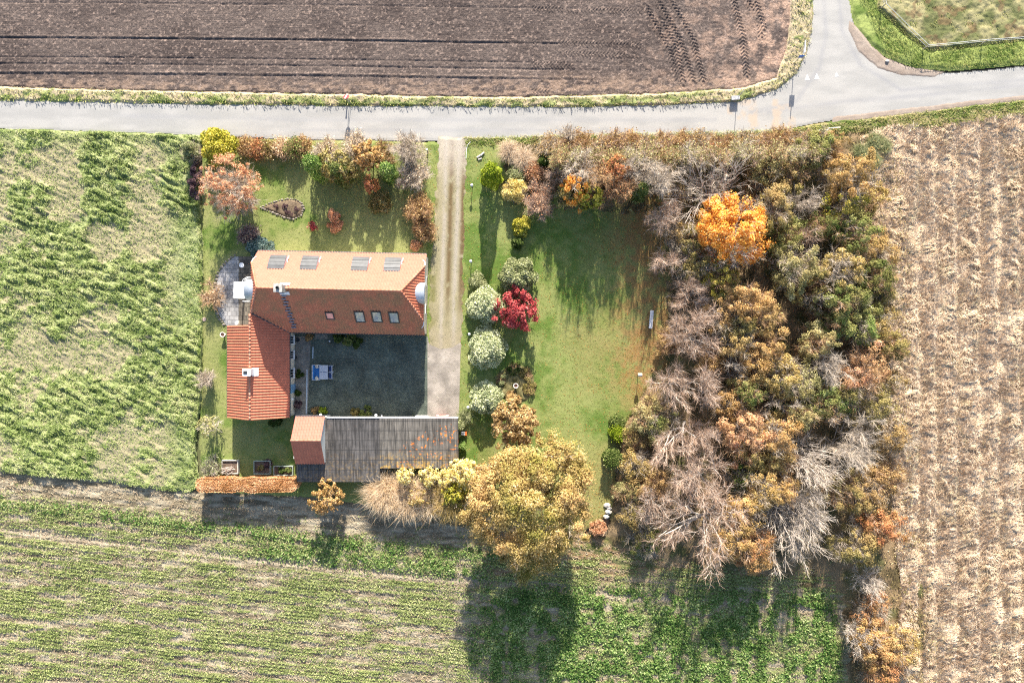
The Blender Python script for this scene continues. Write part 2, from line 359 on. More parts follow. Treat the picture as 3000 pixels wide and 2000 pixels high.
# ---- south verge of the east road
field('grass_verge', [(1360, 402), (2168, 394), (2300, 380), (2423, 356), (2679, 331), (2850, 309), (3000, 294), (XR, 266), (XR, 315), (3000, 340), (2750, 372), (2600, 378), (2460, 392), (2200, 425), (1360, 430)], .1, lambda X, Y: .06+.16*fbm(X*2, Y*2, 24, 4), lambda X, Y, Z: mixc(C(120, 140, 68), C(200, 184, 132), smooth(.45, .6, fbm(X*.35, Y*1.2, 90))), M_turf, z0=.0, edge=.3, warp=.2)
# ---- west meadow
meadow = [(XL, 366), (0, 378), (400, 390), (600, 400), (575, 470), (583, 560), (590, 640), (596, 800), (594, 980), (590, 1150), (572, 1290), (582, 1418), (560, 1436), (480, 1432), (255, 1400), (0, 1378), (XL, 1350)]
def z_mead(X, Y):
    wx = X*.8-Y*.45; wy = X*.45+Y*.8
    a = fbm(wx*1.1, wy*2.6, 40, 4); b = smooth(.32, .62, fbm(X*.22, Y*.22, 42, 3))
    return .22+.10*b+(.16+.42*b)*np.maximum(a-.32, 0)*1.5+.06*vn(X*6, Y*6, 4)
def c_mead(X, Y, Z):
    a = fbm(X*.22, Y*.22, 42, 3); f = fbm(X*.9, Y*1.6, 46, 4)
    bare = smooth(.50, .40, a+.5*(f-.5)); u = X/.04+1500; v = 1000-Y/.04
    bare = bare*smooth(380, 470, v)*smooth(560, 430, u)
    c = mixc(C(124, 142, 84, .6), C(186, 194, 136, .6), smooth(.3, .7, f))
    return mixc(c, C(204, 188, 156, .54), np.clip(bare, 0, .8))
field('meadow', meadow, .1, z_mead, c_mead, M_turf, z0=.02, edge=.35, warp=.2)
M_tuft = mat_leaf('meadow_blades', [C(98, 124, 60, .9), C(138, 158, 88, .95), C(182, 192, 130, 1), C(228, 222, 182, 1)], .35, .6, .6)
X, Y = scatter(meadow, 560000, 5, lambda X, Y: (.22+.78*smooth(.38, .54, fbm(X*.22, Y*.22, 42, 3)+.5*(fbm(X*.9, Y*1.6, 46, 4)-.5)))*smooth(.22, .42, fbm(X*.8-Y*.45, (X*.45+Y*.8)*2.4, 40, 4)))
blades('meadow_grass', X, Y, .02+z_mead(X, Y)-.03, .21, .015, M_tuft, 6, .8, -.5, .8, .4, label='thick green meadow grass blown into tussocks west of the garden', cat='grass')
# ---- lower field: stubble and sown rows
stub = [(XL, 1345), (0, 1372), (255, 1394), (480, 1428), (590, 1440), (900, 1445), (1100, 1480), (1420, 1508), (1700, 1560), (1850, 1600), (2480, 1600), (2560, 1760), (2700, YB), (XL, YB)]
def rowv(X, Y):
    u = X/.04+1500; v = 1000-Y/.04; return v-(.128*u-.000012*u*u)+5*(vn(X*.12, Y*.12, 7)-.5)
def lush(X, Y):
    u = X/.04+1500; v = 1000-Y/.04
    a = smooth(1340, 1500, u)*smooth(1690, 1760, v+(u-1500)*-.02)*smooth(2470, 2400, u-(v-1800)*.15)
    b = np.exp(-((rowv(X, Y)-1470)/16)**2)*.45*smooth(1750, 1450, u)
    c = smooth(600, 900, u)*smooth(1500, 1350, u)*np.exp(-((rowv(X, Y)-1515)/24)**2)*.6
    return np.clip(a+b+c, 0, 1)
def dens_crop(X, Y):
    rv = rowv(X, Y); u = X/.04+1500; v = 1000-Y/.04
    top = smooth(1425, 1475, rv+10*(fbm(X*.8, Y*.8, 9)-.5))
    r_ = (.3+.7*smooth(.2, .8, .5+.5*np.sin((rv-1440)*2*PI/10.5)))*(.4+.6)*smooth(.25, .62, .5+.5*np.sin((rv-1440)*2*PI/27+4*fbm(X*.08, Y*.3, 51, 2))*.35+1.3*(fbm(X*.3, Y*1.4, 57, 4)-.5))
    path = 1-.9*np.exp(-((rv-1549)/9)**2)
    base = np.clip(top*r_*path*(.32+.68*smooth(.35, .6, fbm(X*.3, Y*.5, 58, 4))), 0, 1)
    base = base+.10*smooth(.62, .7, fbm(X*1.2, Y*1.2, 3))
    return np.clip(np.maximum(base, lush(X, Y)*smooth(.25, .5, fbm(X*.9, Y*.9, 59, 3))), 0, 1)
def z_stub(X, Y):
    rv = rowv(X, Y)
    return .03*(.5+.5*np.sin((rv-1440)*2*PI/10.5))+.03*np.sin((rv-1440)*2*PI/27+.6)+.09*fbm(X*2.0, Y*4.5, 55, 4)-.12*np.exp(-((rv-1549)/7)**2)+.05*vn(X*6, Y*9, 3)+.10*lush(X, Y)*fbm(X*1.5, Y*1.5, 3, 3)
def c_stub(X, Y, Z):
    rv0 = rowv(X, Y); a = fbm(X*.7, Y*2.4, 63, 4); c = mixc(C(146, 134, 110, .54), C(214, 200, 172, .56), smooth(.3, .7, a))
    d = dens_crop(X, Y); c = mixc(c, C(150, 160, 104, .58), np.clip(d*1.1, 0, .9))
    c = mixc(c, C(206, 190, 166, .54), np.exp(-((rv0-1549)/9)**2)*.9)
    u = X/.04+1500; v = 1000-Y/.04
    lit = smooth(1360, 1480, u)*smooth(1740, 1650, v)*smooth(1500, 1560, v)
    c = mixc(c, mixc(C(120, 128, 62), C(186, 150, 110), smooth(.4, .6, fbm(X*.9, Y*2, 8))), lit*.8)
    return c
M_stub = mat_tone('stubble_soil', 11, .5, .06, .95)
field('stubble_field', stub, .105, z_stub, c_stub, M_stub, z0=-.04, edge=.5, warp=.15, smooth_=False)
M_crop = mat_leaf('crop_leaves', [C(118, 132, 78, .9), C(146, 160, 98, .9), C(176, 184, 122, .95), C(212, 210, 160, 1)], .3, .5, .4)
M_crop2 = mat_leaf('lush_leaves', [C(62, 94, 46, .85), C(96, 132, 66, .85), C(144, 168, 98, .9), C(196, 208, 150, .95)], .3, .5, .4)
r = np.random.RandomState(12)
stub_in = [(XL, 1350), (0, 1376), (480, 1432), (590, 1450), (1420, 1520), (1700, 1570), (1850, 1610), (2440, 1640), (2480, YB-100), (XL, YB-100)]
X, Y = scatter(stub_in, 1000000, 13, lambda X, Y: dens_crop(X, Y)*(1-lush(X, Y)*.7)*.95)
V, F = leafquads(np.c_[X, Y, z_stub(X, Y)+.02+.10*r.rand(len(X))], .058, r, .8, 1.6)
tag(link('crop_seedlings', mesh_np('crop_seedlings', V, F, M_crop)), 'pale green seedlings in drilled rows over the lower field', 'crop', None, 'stuff')
X, Y = scatter(stub_in, 330000, 14, lambda X, Y: lush(X, Y)*smooth(.3, .55, fbm(X*.9, Y*.9, 59, 3)))
V, F = leafquads(np.c_[X, Y, z_stub(X, Y)+.03+.28*r.rand(len(X))*(.4+.6*vn(X*2, Y*2, 5))], .095, r, .8, 1.5)
tag(link('leafy_crop', mesh_np('leafy_crop', V, F, M_crop2)), 'lush dark green leafy crop at the foot of the wood and big tree', 'crop', None, 'stuff')
X, Y = scatter(stub_in, 150000, 16, lambda X, Y: (1-dens_crop(X, Y))*.8*smooth(.3, .6, fbm(X*1.1, Y*2.5, 66)))
M_strawb = mat_leaf('stubble_straw', [C(150, 128, 104, .8), C(200, 180, 150, .8), C(232, 214, 186, .8)], .1, .3)
blades('straw_litter', X, Y, z_stub(X, Y)-.02, .26, .018, M_strawb, 17, 1.0, -.12, .9, .25, label='cut straw litter lying between the drilled rows', cat='straw')
# ---- flattened straw field on the right
straw = [(2520, 400), (2600, 372), (2750, 366), (3000, 338), (XR, 312), (XR, YB), (2560, YB), (2640, 1750), (2610, 1500), (2600, 1200), (2600, 900), (2560, 700), (2520, 500)]
def z_straw(X, Y):
    wx = X+1.2*(fbm(X*.35, Y*.35, 80, 2)-.5)*2; wy = Y+1.6*(fbm(X*.3, Y*.3, 81, 2)-.5)*2
    a = fbm(wx*1.3, wy*2.4, 82, 4); q = 1-np.abs(2*fbm(wx*.9, wy*1.6, 83, 3)-1)
    u = X/.04+1500; tr = sum(np.exp(-((u-c_-12*vn(X*0, Y*.12, c_))/13)**2) for c_ in (2690, 2742, 2800, 2866, 2925, 2985))
    return (.1+.30*np.maximum(a-.3, 0)*1.35+.30*np.maximum(q-.82, 0)*2)*(1-.7*tr)-.03*tr+.03*vn(X*6, Y*10, 2)
def c_straw(X, Y, Z):
    a = fbm(X*.9, Y*1.8, 85, 4); c = mixc(C(208, 184, 156, .64), C(232, 208, 180, .66), smooth(.3, .65, a)); u = X/.04+1500
    tr = sum(np.exp(-((u-c_-12*vn(X*0, Y*.12, c_))/16)**2) for c_ in (2690, 2742, 2800, 2866, 2925, 2985))
    gr = smooth(.47, .64, fbm(X*.9, Y*.45, 86, 4)+.13*tr-.05)
    return mixc(c, C(160, 152, 104, .62), gr*.5)
field('straw_field', straw, .1, z_straw, c_straw, mat_tone('straw_ground', 10, .4, .06), z0=.0, edge=.4, warp=.4)
M_straw = mat_leaf('straw_blades', [C(200, 174, 144, .95), C(218, 192, 162, .95), C(232, 210, 182, .95), C(244, 228, 204, .95)], .2, .4, .5)
X, Y = scatter(straw, 320000, 18)
a = fbm(X*.5, Y*.5, 81, 3)*PI*2.6
k = np.random.RandomState(3).rand(len(X)) < .9
r = np.random.RandomState(19)
# strands follow the swirls
nS = len(X); L = .42*(.4+r.rand(nS)); ang = a+.6*r.randn(nS)-1.2; dx, dy = np.cos(ang), np.sin(ang); w = .018+.014*r.rand(nS)
Z = z_straw(X, Y)
V = np.zeros((nS, 4, 3)); V[:, 0] = np.c_[X-dy*w, Y+dx*w, Z]; V[:, 1] = np.c_[X+dy*w, Y-dx*w, Z]
V[:, 2] = np.c_[X+dx*L*.5+dy*w, Y+dy*L*.5-dx*w, Z+.07*r.rand(nS)+.03]; V[:, 3] = np.c_[X+dx*L, Y+dy*L, Z+.02+.06*r.rand(nS)]
o = np.arange(nS)[:, None]*4
tag(link('flattened_straw', mesh_np('flattened_straw', V.reshape(-1, 3), np.concatenate([o+[0, 1, 2], o+[0, 2, 3]]), M_straw)), 'pale flattened straw swirling over the field beside the wood', 'straw', None, 'stuff')
X, Y = scatter(verge_top, 60000, 21)
blades('verge_grass', X, Y, z_grass(X, Y)*.9, .24, .02, mat_leaf('verge_blades', [C(112, 134, 56, 1), C(158, 174, 92, 1), C(212, 200, 150, 1), C(234, 218, 184, 1)], .3, .6, .8), 22, .2, -.6, .9, .6, label='rough mixed green and dry grass along the road edge', cat='grass')
X, Y = scatter([(2485, -60), (2600, 168), (2680, 197), (2780, 207), (3080, 180), (3080, 90), (3080, -60)], 22000, 23)
blades('paddock_grass', X, Y, .12+.15*fbm(X*2, Y*2, 24, 4), .2, .012, mat_leaf('paddock_blades', [C(126, 142, 78, 1), C(164, 176, 106, 1), C(208, 196, 144, 1)], .35, .5, .5), 24, .2, -1.3, .8, .55, label='uneven grass of the verge and paddock around the wire fence', cat='grass')
# ---- wood floor
wood = [(1965, 402), (2520, 385), (2640, 470), (2650, 700), (2660, 950), (2650, 1200), (2680, 1500), (2720, 1750), (2760, YB), (2480, YB), (2470, 1760), (2380, 1720), (1960, 1660), (1780, 1600), (1790, 1500), (1800, 1400), (1850, 1210), (1925, 1080), (1935, 900), (1900, 640), (1560, 640), (1450, 560), (1465, 405)]
def c_wood(X, Y, Z):
    a = fbm(X*.8, Y*.8, 91, 4); c = mixc(C(118, 104, 74, .55), C(180, 154, 118, .58), smooth(.3, .62, a)); return mixc(c, C(112, 124, 72), smooth(.52, .68, fbm(X*.35, Y*.35, 93, 4))*.7)
M_floor = mat_tone('leaf_litter', 14, .5, .06)
field('woodland_floor', wood, .14, lambda X, Y: .04+.16*fbm(X*1.6, Y*1.6, 90, 4), c_wood, M_floor, z0=.0, edge=.8, warp=1.0, wscale=.7)
# ---- lawn
lawn = [(600, 408), (820, 412), (1300, 420), (1480, 424), (1500, 600), (1600, 560), (1960, 560), (1975, 800), (1960, 1060), (1905, 1120), (1830, 1240), (1800, 1400), (1790, 1500), (1700, 1560), (1420, 1505), (1100, 1478), (880, 1450), (600, 1440), (588, 1300), (592, 1150), (598, 800), (592, 600)]
def c_lawn(X, Y, Z):
    u = X/.04+1500; v = 1000-Y/.04
    a = fbm(X*.28, Y*.28, 101, 4); b = fbm(X*1.6, Y*1.6, 102, 4)
    c = mixc(C(118, 148, 66, .58), C(170, 178, 108, .60), smooth(.3, .65, a*.65+b*.35))
    yel = smooth(1660, 1900, u+170*(fbm(X*.18, Y*.18, 104, 3)-.5)*2)*(u > 1400)+.8*smooth(1250, 1380, v+80*(a-.5))*(u > 1400)
    c = mixc(c, C(184, 174, 112, .56), np.clip(yel, 0, 1)*.8)
    c = mixc(c, C(190, 144, 96, .54), smooth(1740, 1900, u+70*(b-.5))*smooth(.30, .6, b)*smooth(1250, 1100, v)*.85)
    c = mixc(c, C(186, 184, 124, .58), (u < 1250)*smooth(.42, .62, fbm(X*.3, Y*.3, 105, 3))*.6)
    return c
field('lawn', lawn, .12, lambda X, Y: .05+.05*fbm(X*.6, Y*.6, 100, 3)+.035*fbm(X*5, Y*5, 103, 2), c_lawn, mat_tone('lawn_turf', 26, .32, .03), z0=.03, edge=.2, warp=.12)
X, Y = scatter([(1240, 420), (2000, 420), (1960, 1100), (1800, 1500), (1700, 1600), (1240, 1500)], 60000, 31, lambda X, Y: .12+.88*smooth(1550, 1930, X/.04+1500)*smooth(.35, .6, fbm(X*.4, Y*.4, 33)))
r = np.random.RandomState(32); V, F = leafquads(np.c_[X, Y, np.full(len(X), .135)+.02*r.rand(len(X))], .036, r, 2.5, 1.2)
tag(link('fallen_leaves', mesh_np('fallen_leaves', V, F, mat_leaf('dead_leaves', [C(120, 80, 40, .8), C(190, 130, 70, .8), C(226, 180, 110, .8)], .1, .2))), 'small brown and orange fallen leaves over the lawn', 'fallen leaves', None, 'stuff')
# ---- drive and court
drive = [(1284, 404), (1378, 404), (1372, 440), (1362, 620), (1358, 900), (1354, 1035), (1254, 1035), (1254, 980), (1258, 760), (1274, 600), (1280, 470)]
def c_drive(X, Y, Z):
    u = X/.04+1500; v = 1000-Y/.04; cx = 1325-(v-420)*.028; q = u-cx
    c = mixc(C(184, 174, 136, .54), C(206, 196, 164, .56), fbm(X*1.1, Y*.5, 111, 4))
    leaf = (np.exp(-(q/8)**2)+smooth(26, 36, q))*smooth(.22, .45, fbm(X*1.6, Y*1.2, 113, 4))*smooth(1000, 800, v)
    c = mixc(c, C(138, 112, 76), np.clip(leaf*.9, 0, .9))
    for k in (-17, 20):
        tr = np.exp(-((q-k-4*(vn(X*0, Y*.3, 5)-.5))/6.5)**2); c = mixc(c, C(214, 204, 190, .56), tr*.8*smooth(.15, .4, fbm(X*1.5, Y*.8, 21)))
    c = mixc(c, C(150, 150, 84), smooth(-30, -42, q)*.7*smooth(.35, .6, fbm(X, Y, 7)))
    c = mixc(c, C(208, 192, 160, .52), smooth(930, 1000, v+30*(fbm(X*.7, Y*.7, 5)-.5))*.6)
    return mixc(c, C(226, 214, 200, .58), smooth(560, 430, v)*.7)
field('gravel_drive', drive, .1, lambda X, Y: .04+.04*fbm(X*2.4, Y*1.2, 110, 4), c_drive, M_grav, z0=.105, edge=.3, warp=.32)
def mat_paving(name, c0, c1, bw, bh, mortar, bmp=.01, rot=0, stain=None):
    m, nt, bs = new_mat(name); bs.inputs['Roughness'].default_value = .85
    tc = N(nt, 'ShaderNodeTexCoord'); mp = N(nt, 'ShaderNodeMapping'); mp.inputs['Rotation'].default_value = (0, 0, rot); nt.links.new(tc.outputs['Object'], mp.inputs[0])
    bk = N(nt, 'ShaderNodeTexBrick'); bk.inputs['Scale'].default_value = 1; bk.inputs['Brick Width'].default_value = bw; bk.inputs['Row Height'].default_value = bh
    bk.inputs['Mortar Size'].default_value = mortar; bk.inputs['Color1'].default_value = (*c0, 1); bk.inputs['Color2'].default_value = (*c1, 1); bk.inputs['Mortar'].default_value = (*[c*.45 for c in c0], 1)
    nt.links.new(mp.outputs[0], bk.inputs['Vector'])
    nz, cr = noise_col(nt, .6, [.72]*3, [1.3]*3, .35, .68, 9)
    mx = N(nt, 'ShaderNodeMix', data_type='RGBA', blend_type='MULTIPLY'); mx.inputs[0].default_value = 1
    nt.links.new(bk.outputs[0], mx.inputs[6]); nt.links.new(cr.outputs[0], mx.inputs[7]); nt.links.new(mx.outputs[2], bs.inputs['Base Color'])
    bump(nt, bs, bk.outputs['Fac'], -bmp); return m
M_court = mat_paving('court_paving', C(112, 126, 112, .5), C(150, 160, 144, .52), .22, .11, .012)  # same paving as the drive: mossy green, with the court's shade darkened into it
M_court2 = mat_paving('drive_paving', C(202, 190, 176, .60), C(224, 212, 198, .60), .22, .11, .012)
def flat(name, pts, z, mat, label=None):
    me = bpy.data.meshes.new(name); me.from_pydata([(P(u, v).x, P(u, v).y, z) for u, v in pts][::-1], [], [list(range(len(pts)))]); me.materials.append(mat)
    return tag(link(name, me), label, kind='structure')
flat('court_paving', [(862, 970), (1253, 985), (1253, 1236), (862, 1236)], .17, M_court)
flat('drive_paving', [(1253, 985), (1258, 1008), (1290, 1022), (1325, 1018), (1350, 1002), (1346, 1180), (1344, 1236), (1253, 1236)], .172, M_court2)
M_path = mat_plain('slab_path', C(178, 172, 160), .85, 0, .25, 2.5, .01)
flat('slab_path', [(866, 985), (912, 985), (902, 1222), (866, 1222)], .176, M_path)
flat('drain_channel', [(899, 1082), (903, 1082), (901, 1212), (897, 1212)], .182, mat_plain('drain_metal', (.5, .56, .6), .5, .2, .1))
flat('drain_channel', [(917, 1016), (920, 1016), (919, 1050), (916, 1050)], .182, bpy.data.materials['drain_metal'])
flat('door_landing', [(925, 978), (961, 978), (961, 993), (925, 993)], .22, mat_plain('landing_stone', C(170, 165, 150), .85, 0, .2, 4))
# terrace
M_terr = mat_paving('terrace_slabs', C(196, 196, 200, .5), C(222, 220, 220, .52), .5, .5, .02)
M_terr2 = mat_paving('brown_terrace_slabs', C(120, 112, 102, .5), C(164, 154, 138, .5), .5, .5, .02)  # darker brown slabs for the strip next to the house
flat('terrace', [(690, 752), (666, 770), (643, 800), (634, 840), (633, 885), (645, 925), (667, 956), (701, 956), (701, 752)], .185, M_terr)
flat('terrace', [(701, 752), (701, 956), (766, 956), (766, 752)], .188, M_terr2)
M_field = mat_plain('fieldstone', C(196, 184, 170), .9, 0, .35, 3, .02)
def stone_line(pts, label, seed, lo, hi, step, closed, z=.15):
    rt = tag(empty('stone_edging', (0, 0, 0)), label, 'edging'); r = random.Random(seed); n_ = len(pts)
    for i in range(n_ if closed else n_-1):
        a, b = pts[i], pts[(i+1) % n_]; n = max(2, int(math.dist(a, b)/step))
        for j in range(n):
            t = j/n; p = P(a[0]*(1-t)+b[0]*t+r.uniform(-1, 1), a[1]*(1-t)+b[1]*t); mb = MB()
            mb.sphere((p.x, p.y, z), r.uniform(lo, hi), 7, sq=(r.uniform(.9, 1.3), r.uniform(.7, .9), .7)); mb.build('stone', M_field, rt)
stone_line([(690, 748), (664, 767), (640, 798), (630, 840), (629, 887), (641, 928), (664, 958)], 'row of pale fieldstones edging the paved west terrace', 4, .14, .24, 9, False)
# low undergrowth filling the wood between the trees
r = np.random.RandomState(77)
X, Y = scatter(wood, 110000, 78, lambda X, Y: smooth(1880, 1990, X/.04+1500+30*(fbm(X*.5, Y*.5, 3)-.5))*(.35+.65*smooth(.35, .6, fbm(X*.5, Y*.5, 79, 3)))*np.maximum(smooth(1640, 1560, 1000-Y/.04), (X/.04+1500 > 2490))+.25*(1000-Y/.04 < 640))
hz = 1.6*smooth(.35, .7, fbm(X*.6, Y*.6, 80, 3)); V, F = leafquads(np.c_[X, Y, .1+hz*r.rand(len(X))], .065, r, .4, 1.4)
tag(link('undergrowth', mesh_np('undergrowth', V, F, mat_leaf('undergrowth_leaves', [C(92, 98, 56, .9), C(140, 130, 86, .95), C(182, 160, 116, 1), C(214, 196, 162, 1)], .25, .7, .35))), 'low mixed green and brown undergrowth between the trees of the wood', 'undergrowth', None, 'stuff')

X, Y = scatter([(1360, 402), (2300, 380), (2679, 331), (3000, 294), (3080, 290), (3000, 340), (2750, 372), (2460, 392), (1360, 430)], 50000, 29)
blades('verge_grass', X, Y, .05+.12*fbm(X*2, Y*2, 24, 4), .26, .02, bpy.data.materials['verge_blades'], 30, .2, -.5, .9, .4, label='short mixed grass of the verge south of the junction road', cat='grass')
X, Y = scatter(lawn, 150000, 41)
blades('lawn_grass', X, Y, .07+.05*fbm(X*.6, Y*.6, 100, 3)+.035*fbm(X*5, Y*5, 103, 2), .09, .012, mat_leaf('lawn_blades', [C(112, 140, 58, .95), C(150, 168, 88, 1), C(192, 192, 130, 1)], .35, .4, .3), 42, .1, -.4, 1, .6, label='short mown lawn grass around the house and the garden', cat='grass')
# ------------------------------------------------------------------ buildings
def mat_tile(name, c, moss=None, mossamt=0.0):
    m, nt, bs = new_mat(name); bs.inputs['Roughness'].default_value = .62; bs.inputs['Specular IOR Level'].default_value = .35
    nz, cr = noise_col(nt, 2.2, [k*.88 for k in c], [min(1, k*1.12) for k in c], .3, .7, 4)
    n2, c2 = noise_col(nt, .8, (0, 0, 0), (1, 1, 1), .38, .66, 8)
    mul = N(nt, 'ShaderNodeMath', operation='MULTIPLY'); mul.inputs[1].default_value = mossamt; nt.links.new(c2.outputs[0], mul.inputs[0])
    mx = N(nt, 'ShaderNodeMix', data_type='RGBA'); nt.links.new(mul.outputs[0], mx.inputs[0]); nt.links.new(cr.outputs[0], mx.inputs[6]); mx.inputs[7].default_value = (*(moss or c), 1)
    nt.links.new(mx.outputs[2], bs.inputs['Base Color']); return m
M_tile = mat_tile('clay_tiles', (.42, .150, .105), (.40, .15, .10), .3)
M_tilem = mat_tile('mossy_clay_tiles', (.54, .185, .10), (.33, .19, .095), .75)
M_tilew = mat_tile('red_clay_tiles', (.56, .175, .10), (.34, .12, .07), .25)
M_ridge = mat_tile('ridge_clay', (.46, .17, .10), (.50, .34, .26), .4)
M_wall = mat_plain('cream_render', (.72, .66, .54), .9, 0, .06, 2, .004)
M_white = mat_plain('white_paint', (.82, .83, .84), .5, 0, .04, 6)
M_lead = mat_plain('lead_sheet', (.075, .08, .088), .55, .2, .15, 2)
M_dark = mat_plain('dark_metal', (.045, .05, .055), .5, .3, .15, 6)
M_glass, nt, bs = new_mat('window_glass'); bs.inputs['Base Color'].default_value = (.03, .04, .05, 1); bs.inputs['Roughness'].default_value = .04; bs.inputs['Specular IOR Level'].default_value = 1.0
M_conc = mat_plain('concrete', (.42, .41, .38), .9, 0, .2, 4, .004)
M_steel = mat_plain('galvanised_steel', (.5, .52, .54), .45, .5, .08, 6)

def slope(name, parent, mat, org, ed, pts, pitch=.31, amp=.065, row=.38, step=.03, thick=True, sub=None, mode='tile'):
    """tiled roof plane: org 3D origin, ed eave direction, pts = 3D corners (convex); profile raised along the normal"""
    org = Vector(org); ed = Vector(ed).normalized(); P3 = [Vector(p) for p in pts]
    nrm = (P3[1]-P3[0]).cross(P3[2]-P3[0]).normalized()
    if nrm.z < 0: nrm = -nrm
    up = nrm.cross(ed).normalized()
    if up.z < 0: up = -up
    st = np.array([((p-org).dot(ed), (p-org).dot(up)) for p in P3])
    ds = pitch/6; dt = row/4
    s0, t0 = st.min(0); s1, t1 = st.max(0)
    s0 = math.floor(s0/ds)*ds; t0 = math.floor(t0/dt)*dt
    gs = s0+np.arange(int((s1-s0)/ds)+2)*ds; gt = t0+np.arange(int((t1-t0)/dt)+2)*dt
    Sx, Tx = np.meshgrid(gs, gt, indexing='ij')
    ph = (Sx/pitch) % 1
    if mode == 'tile': prof = amp*np.where(ph < .62, np.sin(ph/.62*PI)**.9, -.12*np.sin((ph-.62)/.38*PI))
    else: prof = amp*.5*(1+np.sin(ph*2*PI))
    k = np.round(Tx/dt).astype(int) % 4
    hgt = prof+step*(1-k/4.0)
    w = np.array(org)[None, None]+Sx[..., None]*np.array(ed)+Tx[..., None]*np.array(up)+hgt[..., None]*np.array(nrm)
    pin = inside(st, Sx, Tx) | (edist(st, Sx, Tx) < max(ds, dt)*1.6)
    cell = pin[:-1, :-1] & pin[1:, :-1] & pin[1:, 1:] & pin[:-1, 1:]
    idx = np.arange(Sx.size).reshape(Sx.shape)
    F = np.stack([idx[:-1, :-1], idx[1:, :-1], idx[1:, 1:], idx[:-1, 1:]], -1)[cell]
    used = np.zeros(Sx.size, bool); used[F.ravel()] = True; rm = np.cumsum(used)-1
    me = mesh_np(name, w.reshape(-1, 3)[used], rm[F], mat, True)
    bm = bmesh.new(); bm.from_mesh(me); cen = sum(P3, Vector())/len(P3)
    for i in range(len(P3)):
        a, b = P3[i], P3[(i+1) % len(P3)]; n = (b-a).cross(nrm).normalized()
        if n.dot(cen-a) > 0: n = -n
        bmesh.ops.bisect_plane(bm, geom=bm.verts[:]+bm.edges[:]+bm.faces[:], plane_co=a, plane_no=n, clear_outer=True)
    bm.to_mesh(me); bm.free(); me.update()
    o = link(name, me, parent)
    return o, org, ed, up, nrm
def on_slope(org, ed, up, nrm, s, t): return org+ed*s+up*t
def frame_M(e, u, n): return Matrix((e, u, n)).transposed()
def ridge_line(name, parent, pts, mat=None, r=.13, seg=.42):
    mb = MB()
    for a, b in pts:
        a, b = Vector(a), Vector(b); L = (b-a).length; n = max(1, int(L/seg)); d = (b-a)/n
        for i in range(n):
            p = a+d*i; mb.tube([p, p+d*1.05], [r, r*.95], 8)
    return mb.build(name, mat or M_ridge, parent, smooth_=True)

# ---- farmhouse main range
HX, HY = 9.57, 4.55
house = empty('farmhouse', (-19.33, 5.5, 0), math.radians(-1.2))
tag(house, 'farmhouse with orange clay tile half-hipped roof, four dormers and a lower red wing', 'house')
def prism(mb, foot, ztop):
    n = len(foot); mb.add([(x, y, 0) for x, y in foot]+[(x, y, z) for (x, y), z in zip(foot, ztop)], [tuple(range(n))[::-1], tuple(n+i for i in range(n))]+[(i, (i+1) % n, n+(i+1) % n, n+i) for i in range(n)])
E, R_, HE, RX, HW = 2.6, 8.0, 4.4, 7.6, 3.03
w = MB(); a, b = HX-.12, HY-.12
V = []
for sx in (-1, 1):
    for (y, z) in ((-b, .0), (b, .0), (b, E-.12), (HW-.1, HE-.12), (-HW+.1, HE-.12), (-b, E-.12)): V.append((sx*a, y, z))
w.add(V, [(0, 1, 2, 3, 4, 5)[::-1], (6, 7, 8, 9, 10, 11), (1, 2, 8, 7)[::-1], (0, 5, 11, 6), (2, 3, 9, 8)[::-1], (4, 5, 11, 10)[::-1], (3, 4, 10, 9)[::-1], (0, 1, 7, 6)])
w.build('wall', M_wall, house)
N_sl = slope('roof', house, M_tile, (0, HY, E), (1, 0, 0), [(-HX, HY, E), (HX, HY, E), (HX, HW, HE), (RX, 0, R_), (-RX, 0, R_), (-HX, HW, HE)])
S_sl = slope('roof', house, M_tilem, (0, -HY, E), (1, 0, 0), [(-HX, -HY, E), (HX, -HY, E), (HX, -HW, HE), (RX, 0, R_), (-RX, 0, R_), (-HX, -HW, HE)])
N_sl[0]['label'] = 'sunlit orange tiled north slope with four dormers'; S_sl[0]['label'] = 'mossy brown tiled slope facing the court'
for sx in (1, -1):
    o = slope('roof', house, M_tilew, (sx*HX, 0, HE), (0, 1, 0), [(sx*HX, HW, HE), (sx*HX, -HW, HE), (sx*RX, 0, R_)])[0]
    o['label'] = 'small hipped gable slope of red tiles'
ridge_line('ridge_tiles', house, [((-RX, 0, R_+.03), (RX, 0, R_+.03))]+[((sx*RX, 0, R_+.02), (sx*HX, sy*HW, HE+.02)) for sx in (-1, 1) for sy in (-1, 1)])
for sy in (-1, 1):
    MB().tube([(-HX, sy*(HY+.07), E-.06), (HX, sy*(HY+.07), E-.06)], .075, 8).build('gutter', M_lead if sy > 0 else M_dark, house)
for sx, sy in ((-1, 1), (1, 1), (1, -1)):
    MB().tube([(sx*(HX+.05), sy*(HW+.1), HE-.1), (sx*(HX-.02), sy*(HW+.5), HE-.45), (sx*(HX-.25), sy*(HW+.75), HE-.65)], .05, 6).build('drain_pipe', M_white, house)
